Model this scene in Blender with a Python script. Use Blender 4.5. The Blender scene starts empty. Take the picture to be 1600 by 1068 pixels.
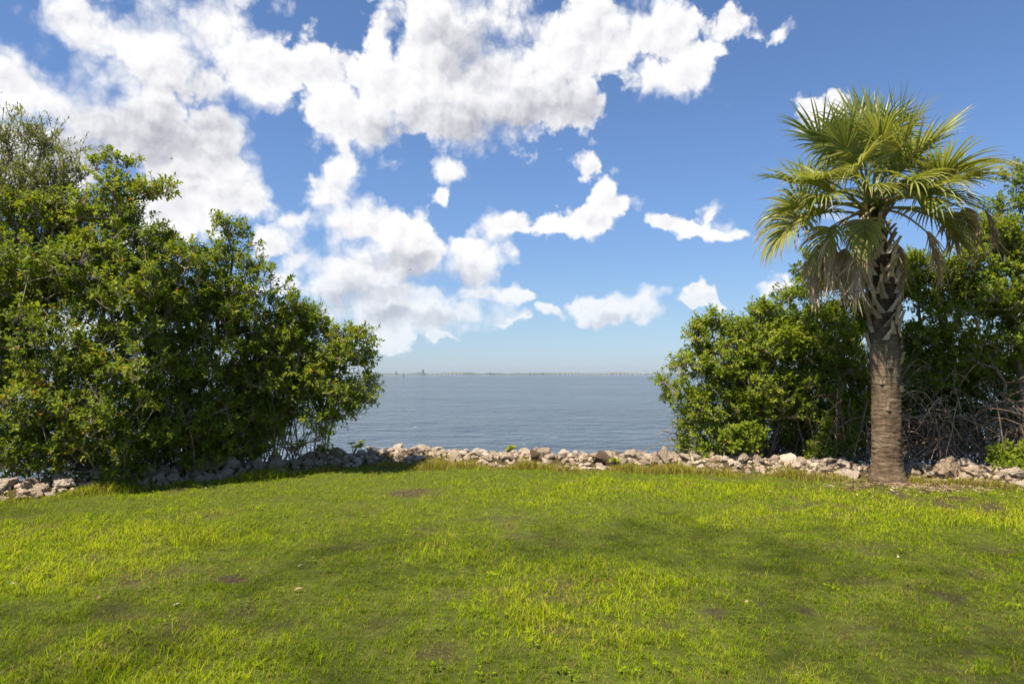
import bpy, math, random
import numpy as np
from mathutils import Vector, Matrix, noise as mnoise

# ------------------------------------------------------------------ camera, sky, sun, exposure
SC = bpy.context.scene
COL = SC.collection
EYE = 1.6                                   # eye height above the lawn
FPX = 1067.0                                # focal length in photo pixels (24 mm on 36 mm)
PITCH = math.atan(51.0 / FPX)
cam_data = bpy.data.cameras.new("camera")
cam_data.lens = 24.0
cam_data.sensor_width = 36.0
cam_data.clip_start = 0.05
cam_data.clip_end = 60000.0
cam = bpy.data.objects.new("camera", cam_data)
cam.location = (0, 0, EYE)
cam.rotation_euler = (math.pi / 2 + PITCH, 0, 0)
COL.objects.link(cam)
SC.camera = cam
SC.view_settings.view_transform = 'Standard'
SC.view_settings.look = 'None'
SC.view_settings.exposure = 1.0
SC.view_settings.gamma = 1.0
SC.cycles.max_bounces = 7
SC.cycles.diffuse_bounces = 3
SC.cycles.glossy_bounces = 2
SC.cycles.transmission_bounces = 3
SC.cycles.volume_bounces = 0
SC.cycles.caustics_reflective = False
SC.cycles.caustics_refractive = False

def ray(px, py):
    """direction through a photo pixel"""
    x, y = (px - 800.0) / FPX, (534.0 - py) / FPX
    c, s = math.cos(PITCH), math.sin(PITCH)
    return Vector((x, c - y * s, s + y * c))

def at(px, py, Y):
    """the point at distance Y (metres ahead) seen at a photo pixel"""
    d = ray(px, py)
    return Vector((0, 0, EYE)) + d * (Y / d.y)

def azel(px, py):
    d = ray(px, py).normalized()
    return math.atan2(d.x, d.y), math.asin(d.z)

SUN = Vector((-0.33, -0.34, 0.88)).normalized()     # towards the sun
sun_data = bpy.data.lights.new("sun", 'SUN')
sun_data.energy = 5.0
sun_data.angle = math.radians(0.53)
sun_data.color = (1.0, 0.91, 0.76)
sun = bpy.data.objects.new("sun", sun_data)
sun.rotation_euler = SUN.to_track_quat('Z', 'Y').to_euler()
sun.location = (-8, -4, 20)
COL.objects.link(sun)

class Nodes:
    """small helper to write node graphs"""
    def __init__(self, tree):
        self.t = tree
    def new(self, kind, **kw):
        n = self.t.nodes.new(kind)
        for k, v in kw.items():
            setattr(n, k, v)
        return n
    def put(self, sock, v):
        if isinstance(v, bpy.types.NodeSocket):
            self.t.links.new(v, sock)
        elif v is not None:
            sock.default_value = v
    def math(self, op, a, b=None, c=None, clamp=False):
        n = self.new('ShaderNodeMath', operation=op, use_clamp=clamp)
        self.put(n.inputs[0], a); self.put(n.inputs[1], b); self.put(n.inputs[2], c)
        return n.outputs[0]
    def vec(self, op, a, b=None, scale=None):
        n = self.new('ShaderNodeVectorMath', operation=op)
        self.put(n.inputs[0], a); self.put(n.inputs[1], b)
        if scale is not None: self.put(n.inputs['Scale'], scale)
        return n.outputs['Value'] if op in ('LENGTH', 'DOT_PRODUCT', 'DISTANCE') else n.outputs[0]
    def noise(self, v, scale, detail=4, rough=0.5, lac=2.0, dims='3D', color=False, dist=0.0):
        n = self.new('ShaderNodeTexNoise', noise_dimensions=dims)
        self.put(n.inputs['Vector'], v); n.inputs['Scale'].default_value = scale
        n.inputs['Detail'].default_value = detail; n.inputs['Roughness'].default_value = rough
        n.inputs['Lacunarity'].default_value = lac; n.inputs['Distortion'].default_value = dist
        return n.outputs['Color' if color else 'Fac']
    def smooth(self, v, a, b, lo=0.0, hi=1.0):
        n = self.new('ShaderNodeMapRange', interpolation_type='SMOOTHSTEP')
        self.put(n.inputs[0], v)
        for i, x in enumerate((a, b, lo, hi)): self.put(n.inputs[1 + i], x)
        return n.outputs[0]
    def lin(self, v, a, b, lo=0.0, hi=1.0):
        n = self.new('ShaderNodeMapRange')
        self.put(n.inputs[0], v)
        for i, x in enumerate((a, b, lo, hi)): self.put(n.inputs[1 + i], x)
        return n.outputs[0]
    def mix(self, f, a, b, mode='MIX'):
        n = self.new('ShaderNodeMix', data_type='RGBA', blend_type=mode)
        self.put(n.inputs[0], f); self.put(n.inputs[6], a); self.put(n.inputs[7], b)
        return n.outputs[2]
    def ramp(self, f, stops):
        n = self.new('ShaderNodeValToRGB')
        e = n.color_ramp.elements
        while len(e) < len(stops): e.new(0.5)
        for el, (p, c) in zip(e, stops):
            el.position = p; el.color = (*c, 1)
        self.put(n.inputs[0], f)
        return n.outputs[0]

def build_world():
    w = bpy.data.worlds.new("World")
    SC.world = w
    w.use_nodes = True
    w.cycles.sampling_method = 'MANUAL'
    w.cycles.sample_map_resolution = 512
    t = w.node_tree
    t.nodes.clear()
    N = Nodes(t)
    sky = N.new('ShaderNodeTexSky', sky_type='NISHITA')
    sky.sun_disc = False
    sky.sun_elevation = math.asin(SUN.z)
    sky.sun_rotation = math.atan2(SUN.x, SUN.y)
    sky.altitude = 0.0
    sky.air_density = 1.0
    sky.dust_density = 0.3
    sky.ozone_density = 2.2
    d = N.vec('NORMALIZE', N.new('ShaderNodeTexCoord').outputs['Generated'])
    s = N.new('ShaderNodeSeparateXYZ'); N.put(s.inputs[0], d)
    az = N.math('ARCTAN2', s.outputs[0], s.outputs[1])
    el = N.math('ARCSINE', s.outputs[2])
    cb = N.new('ShaderNodeCombineXYZ'); N.put(cb.inputs[0], az); N.put(cb.inputs[1], el)
    p = cb.outputs[0]
    # warp so that cloud edges are ragged
    w1 = N.vec('SUBTRACT', N.noise(p, 7.0, 2, 0.5, dims='2D', color=True), (0.5, 0.5, 0.5))
    w2 = N.vec('SUBTRACT', N.noise(p, 30.0, 3, 0.55, dims='2D', color=True), (0.5, 0.5, 0.5))
    q = N.vec('ADD', p, N.vec('SCALE', w1, scale=0.065))
    q = N.vec('ADD', q, N.vec('SCALE', w2, scale=0.034))
    def blobs(v, lst, k):
        m = None
        for b in lst:
            px, py, rx, ry = b[:4]
            a, e = azel(px, py)
            a2, _ = azel(px + 1, py); _, e2 = azel(px, py - 1)
            n = N.vec('LENGTH', N.vec('MULTIPLY', N.vec('SUBTRACT', v, (a, e, 0)), (1 / (rx * (a2 - a)), 1 / (ry * (e2 - e)), 0)))
            h = N.math('SUBTRACT', b[4] if len(b) > 4 else 1.0, n)
            m = h if m is None else N.math('SMOOTH_MAX', m, h, k)
        return m
    mass = blobs(q, CLOUDS, 0.34)
    mass = N.math('MINIMUM', mass, 0.9)
    grey = blobs(q, BASES, 0.3)
    def puffs(v):
        """rounded cauliflower heads, coarse to fine"""
        vo = N.new('ShaderNodeTexVoronoi', voronoi_dimensions='2D', feature='F1')
        N.put(vo.inputs['Vector'], v); vo.inputs['Scale'].default_value = 13.0
        vo.inputs['Detail'].default_value = 3.5; vo.inputs['Roughness'].default_value = 0.52
        vo.inputs['Lacunarity'].default_value = 2.3
        return N.math('SUBTRACT', 0.45, vo.outputs['Distance'])
    v = N.vec('ADD', p, N.vec('SCALE', w2, scale=0.018))
    b0 = puffs(v)
    b1 = puffs(N.vec('ADD', v, (-0.007, 0.012, 0)))
    f0 = N.math('SUBTRACT', N.noise(v, 9.0, 9, 0.53, 2.1, dims='2D'), 0.5)
    dens = N.math('ADD', N.math('ADD', mass, 0.22), N.math('ADD', N.math('MULTIPLY', f0, 0.85), N.math('MULTIPLY', b0, 0.78)))
    # crisp heads on the sunward side, frayed soft edges elsewhere
    soft = N.lin(N.noise(p, 6.0, 3, 0.5, dims='2D'), 0.40, 0.64, 0.24, 0.80)
    alpha = N.smooth(dens, N.math('MULTIPLY', soft, -0.22), soft)
    lit = N.math('SUBTRACT', b0, b1)
    shade = N.math('ADD', N.math('MULTIPLY', lit, 0.75), N.smooth(grey, -0.4, 1.0, 0.93, 0.24))
    shade = N.math('ADD', shade, N.smooth(dens, 0.1, 1.3, 0.08, -0.12))
    shade = N.math('ADD', shade, N.math('MULTIPLY', N.math('SUBTRACT', N.noise(v, 3.2, 3, 0.45, dims='2D'), 0.5), 0.34))
    ccol = N.ramp(shade, [(0.0, (0.38, 0.385, 0.44)), (0.35, (0.53, 0.535, 0.575)), (0.7, (0.71, 0.71, 0.735)), (1.0, (0.81, 0.805, 0.81))])
    far = N.smooth(el, 0.0, 0.20, 0.55, 0.0)               # low clouds stand farther off, in more air
    skyc = N.mix(1.0, sky.outputs[0], (0.086,) * 3 + (1,), 'MULTIPLY')
    grade = N.mix(N.smooth(el, 0.0, 0.30), N.mix(N.smooth(el, -0.01, 0.09), (0.72, 0.90, 1.34, 1), (0.80, 0.92, 1.14, 1)), SKY_TINT, 'MIX')
    skyc = N.mix(1.0, skyc, grade, 'MULTIPLY')
    ccol = N.mix(far, ccol, N.mix(0.5, skyc, (0.75, 0.8, 0.86, 1)))
    col = N.mix(alpha, skyc, ccol)
    bg = N.new('ShaderNodeBackground'); N.put(bg.inputs[0], N.vec('SCALE', col, scale=6.3)); bg.inputs[1].default_value = 0.10
    out = N.new('ShaderNodeOutputWorld'); t.links.new(bg.outputs[0], out.inputs[0])

SKY_TINT = (0.96, 1.14, 1.40, 1)
# cumulus seen over the water: centre and radii of each lump, as directions through photo pixels
CLOUDS = [
    (130, 40, 90, 60), (240, 95, 150, 100), (310, 50, 100, 85), (350, 125, 90, 60), (410, 130, 90, 48), (330, 200, 60, 50), (400, 105, 100, 62), (50, 150, 105, 70), (10, 125, 60, 45),
    (190, 200, 190, 90), (290, 240, 120, 70), (340, 305, 105, 50), (250, 340, 120, 60), (355, 248, 32, 24), (475, 125, 60, 45),
    (-150, 150, 170, 110), (60, 260, 150, 80), (420, 390, 60, 30),
    (600, 60, 50, 60), (585, 140, 80, 75), (690, 50, 110, 100), (780, 130, 170, 115), (900, 60, 170, 95), (1010, 60, 110, 60),
    (1110, 85, 65, 38, .9), (1150, 40, 100, 38, 0.85), (1235, 45, 50, 28, 0.8), (530, 190, 75, 60), (700, 190, 110, 60), (815, 170, 125, 62),
    (930, 92, 84, 46), (1060, 120, 80, 50, 0.85), (720, -120, 330, 130), (300, -120, 260, 110),
    (537, 250, 32, 50), (515, 305, 44, 36), (610, 248, 40, 24, 0.9), (700, 262, 42, 32), (688, 310, 28, 26, 0.9), (585, 355, 92, 52), (600, 430, 110, 50), (640, 150, 70, 80), (650, 80, 60, 70),
    (645, 402, 100, 62), (470, 352, 52, 26, 0.95), (555, 435, 110, 62), (712, 378, 58, 44), (745, 412, 68, 50), (620, 470, 140, 36),
    (700, 490, 130, 26), (795, 355, 58, 25), (850, 345, 68, 31), (915, 340, 56, 31), (950, 288, 38, 44), (918, 252, 38, 26),
    (975, 312, 34, 24), (610, 522, 75, 14, 0.9), (590, 537, 50, 9, .9), (620, 503, 150, 22), (545, 485, 90, 28), (470, 415, 60, 40), (430, 445, 60, 40), (560, 200, 70, 46), (690, 521, 46, 8, .85), (775, 462, 60, 22), (815, 460, 28, 14, .9), (800, 500, 40, 8, .7), (390, 290, 50, 34), (1060, 348, 50, 18, .95), (1100, 360, 50, 24), (1120, 335, 22, 22), (1150, 374, 46, 14, 0.9), (1250, 190, 40, 22, .95), (1278, 165, 40, 16, .95), (1240, 165, 16, 20),
    (855, 481, 40, 15, 0.95), (955, 474, 95, 28), (1010, 470, 34, 26), (1094, 478, 42, 10), (1088, 463, 18, 10), (1112, 470, 16, 8), (1205, 460, 46, 16, 0.9), (1222, 448, 24, 14),
    (1310, 330, 40, 26, 0.7), (100, 500, 220, 40, 0.8), (1800, 330, 140, 60), (2100, 120, 200, 80), (-500, 380, 260, 60), (-700, 60, 220, 110),
]
# where the flat shaded undersides show
BASES = [
    (250, 225, 150, 95), (330, 180, 70, 80), (120, 250, 140, 60), (780, 195, 150, 50), (730, 90, 80, 60), (870, 170, 110, 45),
    (690, 440, 110, 30), (570, 465, 110, 26), (640, 500, 120, 20), (640, 425, 70, 20), (960, 492, 70, 12), (730, 440, 50, 30), (610, 200, 60, 30),
    (540, 60, 1, 1),
]
build_world()

# ------------------------------------------------------------------ helpers
RNG = np.random.default_rng(7)

def tag(o, label=None, cat=None, group=None, kind=None):
    if label: o["label"] = label
    if cat: o["category"] = cat
    if group: o["group"] = group
    if kind: o["kind"] = kind
    return o

def mesh_of(name, verts, quads=None, tris=None, mats=(), attrs=None, smooth=False, mat_index=None):
    """mesh datablock from numpy arrays; attrs: name -> per-vertex floats"""
    me = bpy.data.meshes.new(name)
    verts = np.asarray(verts, dtype=np.float32)
    quads = np.zeros((0, 4), np.int32) if quads is None else np.asarray(quads, np.int32).reshape(-1, 4)
    tris = np.zeros((0, 3), np.int32) if tris is None else np.asarray(tris, np.int32).reshape(-1, 3)
    nq, nt = len(quads), len(tris)
    me.vertices.add(len(verts)); me.vertices.foreach_set('co', verts.ravel())
    me.loops.add(nq * 4 + nt * 3)
    me.loops.foreach_set('vertex_index', np.concatenate([quads.ravel(), tris.ravel()]).astype(np.int32))
    me.polygons.add(nq + nt)
    me.polygons.foreach_set('loop_start', np.concatenate([np.arange(nq) * 4, nq * 4 + np.arange(nt) * 3]).astype(np.int32))
    for m in mats: me.materials.append(m)
    if mat_index is not None: me.polygons.foreach_set('material_index', np.asarray(mat_index, np.int32))
    me.update(calc_edges=True)
    me.polygons.foreach_set('use_smooth', np.full(nq + nt, smooth))
    for k, a in (attrs or {}).items():
        at_ = me.attributes.new(k, 'FLOAT', 'POINT')
        at_.data.foreach_set('value', np.asarray(a, np.float32))
    return me

def link(name, me, parent=None, loc=None):
    o = bpy.data.objects.new(name, me)
    COL.objects.link(o)
    if parent is not None: o.parent = parent
    if loc is not None: o.location = loc
    return o

def empty(name, loc=(0, 0, 0), rz=0.0):
    o = bpy.data.objects.new(name, None)
    o.location = loc; o.rotation_euler = (0, 0, rz); o.empty_display_size = 0.2
    COL.objects.link(o)
    return o

class MB:
    """collects verts and faces for one mesh"""
    def __init__(self):
        self.v, self.q, self.t, self.n, self.a = [], [], [], 0, []
    def add(self, v, q=None, t=None, a=0.0):
        v = np.asarray(v, float).reshape(-1, 3)
        self.v.append(v)
        if q is not None and len(q): self.q.append(np.asarray(q, int).reshape(-1, 4) + self.n)
        if t is not None and len(t): self.t.append(np.asarray(t, int).reshape(-1, 3) + self.n)
        self.a.append(np.broadcast_to(np.asarray(a, float), (len(v),)))
        self.n += len(v)
    def mesh(self, name, mats, smooth=False, attr='tint'):
        return mesh_of(name, np.concatenate(self.v), np.concatenate(self.q) if self.q else None,
                       np.concatenate(self.t) if self.t else None, mats, {attr: np.concatenate(self.a)}, smooth)
    def box(self, x0, x1, y0, y1, z0, z1, a=0.0):
        v = [(x, y, z) for x in (x0, x1) for y in (y0, y1) for z in (z0, z1)]
        self.add(v, [(0, 1, 3, 2), (4, 6, 7, 5), (0, 4, 5, 1), (2, 3, 7, 6), (0, 2, 6, 4), (1, 5, 7, 3)], a=a)
    def tube(self, pts, rad, sides=6, a=0.0, cap=True):
        pts = np.asarray(pts, float); rad = np.broadcast_to(np.asarray(rad, float), (len(pts),))
        tan = np.gradient(pts, axis=0); tan /= np.linalg.norm(tan, axis=1)[:, None] + 1e-9
        up = np.array([0, 0, 1.0]) if abs(tan[0][2]) < 0.9 else np.array([1.0, 0, 0])
        rings = []
        for p, t, r in zip(pts, tan, rad):
            u = np.cross(t, up); u /= np.linalg.norm(u) + 1e-9
            w = np.cross(u, t); up = w
            an = np.arange(sides) / sides * 2 * math.pi
            rings.append(p + r * (np.cos(an)[:, None] * u + np.sin(an)[:, None] * w))
        v = np.concatenate(rings); n = len(pts)
        i = np.arange(n - 1)[:, None] * sides; k = np.arange(sides)[None, :]; k2 = (k + 1) % sides
        q = np.stack([i + k, i + k2, i + sides + k2, i + sides + k], -1).reshape(-1, 4)
        t = None
        if cap:
            v = np.concatenate([v, pts[-1:] + tan[-1] * rad[-1] * 0.4, pts[:1]])
            kk = np.arange(sides); b = (n - 1) * sides
            t = np.concatenate([np.stack([b + kk, b + (kk + 1) % sides, np.full(sides, n * sides)], -1),
                                np.stack([(kk + 1) % sides, kk, np.full(sides, n * sides + 1)], -1)])
        self.add(v, q, t, a)

def mat(name):
    m = bpy.data.materials.new(name); m.use_nodes = True
    t = m.node_tree; t.nodes.clear()
    N = Nodes(t)
    out = N.new('ShaderNodeOutputMaterial')
    return m, N, out

def principled(N, out, color, rough=0.8, bump=None, strength=0.3, dist=0.02, spec=0.5):
    b = N.new('ShaderNodeBsdfPrincipled')
    N.put(b.inputs['Base Color'], color); N.put(b.inputs['Roughness'], rough)
    N.put(b.inputs['Specular IOR Level'], spec)
    if bump is not None:
        bn = N.new('ShaderNodeBump'); N.put(bn.inputs['Height'], bump)
        bn.inputs['Strength'].default_value = strength; N.put(bn.inputs['Distance'], dist)
        N.put(b.inputs['Normal'], bn.outputs[0])
    if out is not None: N.t.links.new(b.outputs[0], out.inputs[0])
    return b

def attr(N, name='tint'):
    return N.new('ShaderNodeAttribute', attribute_name=name).outputs['Fac']

def obj_co(N):
    return N.new('ShaderNodeTexCoord').outputs['Object']

def leafy(N, out, color, rough=0.42, trans=0.35, tcol=None, spec=0.5):
    b = principled(N, None, color, rough, spec=spec)
    tr = N.new('ShaderNodeBsdfTranslucent'); N.put(tr.inputs[0], color if tcol is None else tcol)
    mx = N.new('ShaderNodeMixShader'); mx.inputs[0].default_value = trans
    N.t.links.new(b.outputs[0], mx.inputs[1]); N.t.links.new(tr.outputs[0], mx.inputs[2])
    N.t.links.new(mx.outputs[0], out.inputs[0])

# ------------------------------------------------------------------ the lie of the land
EDGE = [(-60, 3.0), (-16, 5.2), (-9, 7.2), (-6.4, 8.55), (-5.3, 9.4), (-4.4, 10.2), (-3.4, 11.3), (-2.1, 12.1), (0, 11.75), (2.1, 11.35), (4.2, 11.0),
        (5.7, 10.35), (7.3, 9.8), (10, 9.4), (16, 9.2), (60, 9.0)]
EX, EY = np.array(EDGE).T
def edge_y(x):
    """where the lawn ends and the rocks begin"""
    x = np.asarray(x, float)
    return np.interp(x, EX, EY) + 0.10 * np.sin(x * 2.3 + 1) + 0.05 * np.sin(x * 5.1)
SEA = -0.62
def ground_z(x, y):
    x = np.asarray(x, float); y = np.asarray(y, float)
    d = y - edge_y(x)
    lawn = 0.025 * np.sin(x * 0.9 + 0.4) * np.sin(y * 0.8) + 0.012 * np.sin(x * 2.7 + y * 1.9) + 0.008 * np.sin(4.1 * x - 3.3 * y)
    s = np.clip((d - 0.7) / 2.6, 0, 1); s = s * s * (3 - 2 * s)
    deep = np.clip((d - 3) / 30, 0, 1) * 1.6
    b = np.clip((d - 0.1) / 0.5, 0, 1) * np.clip((1.9 - d) / 0.8, 0, 1)
    return lawn * (1 - s) - s * 0.95 - deep + 0.14 * b * b * (3 - 2 * b)
SPOTS = [  # bare or worn places in the lawn: photo pixel, radius in metres, strength
    (650, 768, .55, .9), (560, 800, .45, .5), (310, 806, .28, .9), (180, 912, .30, .9), (235, 915, .25, .6), (368, 905, .22, .9), (690, 855, .22, .6),
    (1120, 955, .16, .9), (1190, 945, .22, .8), (1275, 958, .16, 1.), (1400, 985, .20, .8), (1450, 925, .3, .8), (1515, 1028, .24, 1.), (1215, 945, .2, .7),
    (1060, 795, .4, .4), (1330, 762, .6, .9), (1420, 765, .7, 1.1), (1390, 754, .6, 1.3), (1450, 757, .5, 1.2), (1500, 785, .6, 1.1), (1250, 745, .5, .6), (770, 930, .18, .7), (690, 1020, .18, .7), (880, 985, .16, .7),
    (430, 780, .3, .5), (250, 860, .4, .5), (1380, 1005, .22, .8), (1250, 1030, .2, .8), (680, 835, .16, .7), (1150, 790, .35, .4), (60, 1040, .2, .5), (330, 770, .2, .5),
    (1330, 990, .25, .6), (1480, 955, .25, .6), (1560, 990, .25, .6), (920, 1010, .16, .6), (560, 860, .2, .5), (480, 945, .16, .5)]
_sp = []
for (px, py, r, s) in SPOTS:
    d = ray(px, py); k = -EYE / d.z
    _sp.append((d.x * k, d.y * k, r * .85, s * .8))
def vnoise(x, y, seed=0):
    """smooth value noise, 0..1"""
    ix, iy = np.floor(x), np.floor(y); fx, fy = x - ix, y - iy
    fx, fy = fx * fx * (3 - 2 * fx), fy * fy * (3 - 2 * fy)
    def h(i, j):
        v = np.sin(i * 127.1 + j * 311.7 + seed * 74.7) * 43758.5453
        return v - np.floor(v)
    return (h(ix, iy) * (1 - fx) + h(ix + 1, iy) * fx) * (1 - fy) + (h(ix, iy + 1) * (1 - fx) + h(ix + 1, iy + 1) * fx) * fy
def fbm(x, y, seed=0, n=4):
    a = 0.0; s = 0.0
    for k in range(n):
        a = a + vnoise(x * 2.03 ** k + 17.3 * k, y * 2.03 ** k - 9.1 * k, seed + k) * 0.55 ** k; s += 0.55 ** k
    return a / s
def wear(x, y):
    """0 = thick turf, 1 = bare soil"""
    w = np.zeros_like(x)
    n = np.clip((fbm(x * 5.0, y * 5.0, 3) - .36) * 4.0, 0, 1.3)
    for (cx, cy, r, s) in _sp:
        q = ((x - cx) / r) ** 2 + ((y - cy) / (r * 1.0)) ** 2
        w = np.maximum(w, s * np.exp(-q * 0.75) * n * 1.15)
    w = np.maximum(w, np.clip((fbm(x * 2.2, y * 2.2, 8) - .65) * 5, 0, .5))
    d = y - edge_y(x)
    w = np.maximum(w, np.clip((d + 0.5) / 0.9, 0, 1) * 0.75)
    return np.clip(w, 0, 1)
LUSH_LIT = [  # coarser yellow-green grass clumps, and sunlit zones painted as lighter tint: pixel, rx, ry metres, strength
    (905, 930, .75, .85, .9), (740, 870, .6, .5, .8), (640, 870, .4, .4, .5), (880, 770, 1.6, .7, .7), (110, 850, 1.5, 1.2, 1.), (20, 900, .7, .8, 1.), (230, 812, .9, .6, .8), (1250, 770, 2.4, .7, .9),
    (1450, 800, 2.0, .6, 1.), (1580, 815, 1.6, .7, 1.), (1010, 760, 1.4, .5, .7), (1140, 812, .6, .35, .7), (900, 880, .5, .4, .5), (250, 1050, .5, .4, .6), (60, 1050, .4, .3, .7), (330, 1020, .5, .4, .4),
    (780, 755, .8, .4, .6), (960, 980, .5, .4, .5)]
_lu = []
for (px, py, rx, ry, s) in LUSH_LIT:
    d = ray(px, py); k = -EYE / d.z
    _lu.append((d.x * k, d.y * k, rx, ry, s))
def lush_lit(x, y):
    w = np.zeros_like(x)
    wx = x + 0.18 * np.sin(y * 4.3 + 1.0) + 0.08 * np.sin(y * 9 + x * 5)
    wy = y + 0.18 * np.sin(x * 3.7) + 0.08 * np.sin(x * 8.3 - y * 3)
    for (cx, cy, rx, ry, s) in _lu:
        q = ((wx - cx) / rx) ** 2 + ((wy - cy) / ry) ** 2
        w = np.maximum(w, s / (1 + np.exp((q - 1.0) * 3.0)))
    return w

# ------------------------------------------------------------------ ground, water, far shore
def make_ground():
    m, N, out = mat("lawn_soil")
    co = obj_co(N)
    w = attr(N, 'wear')
    thatch = N.ramp(N.noise(co, 9.0, 6, 0.65), [(0.3, (0.055, 0.06, 0.008)), (0.55, (0.09, 0.11, 0.011)), (0.75, (0.15, 0.15, 0.03))])
    soil = N.ramp(N.noise(co, 14.0, 6, 0.7), [(0.3, (0.028, 0.021, 0.010)), (0.6, (0.085, 0.065, 0.032)), (0.8, (0.22, 0.175, 0.10))])
    col = N.mix(N.smooth(w, 0.25, 0.75), thatch, soil)
    principled(N, out, col, 0.95, N.noise(co, 45.0, 5, 0.7), 0.9, 0.03, 0.2)
    xs = np.concatenate([np.linspace(-60, -12, 25)[:-1], np.linspace(-12, 12, 193)[:-1], np.linspace(12, 60, 25)])
    ys = np.concatenate([np.linspace(-40, -2, 20)[:-1], np.linspace(-2, 18, 161)[:-1], np.linspace(18, 60, 15)])
    X, Y = np.meshgrid(xs, ys)
    Z = ground_z(X, Y)
    nx, ny = len(xs), len(ys)
    i = np.arange(ny - 1)[:, None] * nx + np.arange(nx - 1)[None, :]
    q = np.stack([i, i + 1, i + nx + 1, i + nx], -1).reshape(-1, 4)
    me = mesh_of("ground", np.stack([X, Y, Z], -1).reshape(-1, 3), q, None, [m], {'wear': wear(X.ravel(), Y.ravel())}, True)
    tag(link("ground", me), "lawn ground sloping down to the sea behind the rocks", "ground", kind="structure")

def make_water():
    m, N, out = mat("sea_water")
    co = obj_co(N)
    mp = N.new('ShaderNodeMapping'); N.put(mp.inputs[0], co); mp.inputs['Scale'].default_value = (0.6, 1.0, 1.0)
    mp.inputs['Rotation'].default_value = (0, 0, 0.15)
    v = mp.outputs[0]
    h = N.math('ADD', N.math('MULTIPLY', N.noise(v, 0.85, 4, 0.6), 0.78), N.math('MULTIPLY', N.noise(v, 2.6, 4, 0.6), 0.26))
    h = N.math('ADD', h, N.math('MULTIPLY', N.noise(v, 0.28, 2, 0.5), 0.45))
    col = N.mix(N.noise(v, 0.02, 3, 0.5), (0.018, 0.040, 0.075, 1), (0.035, 0.058, 0.09, 1))
    b = principled(N, out, col, 0.07, h, 1.0, N.lin(N.noise(v, 0.045, 3, 0.55), 0.38, 0.62, 1.1, 3.6))
    b.inputs['IOR'].default_value = 1.33
    R = 7000.0
    xs = np.array([-R, -300, -60, 60, 300, R]); ys = np.array([6.5, 60, 300, 1500, R])
    X, Y = np.meshgrid(xs, ys); nx, ny = len(xs), len(ys)
    i = np.arange(ny - 1)[:, None] * nx + np.arange(nx - 1)[None, :]
    q = np.stack([i, i + 1, i + nx + 1, i + nx], -1).reshape(-1, 4)
    me = mesh_of("water", np.stack([X, Y, np.full_like(X, SEA)], -1).reshape(-1, 3), q, None, [m])
    tag(link("water", me), "calm rippled bay water stretching out to the horizon", "water", kind="structure")

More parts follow.
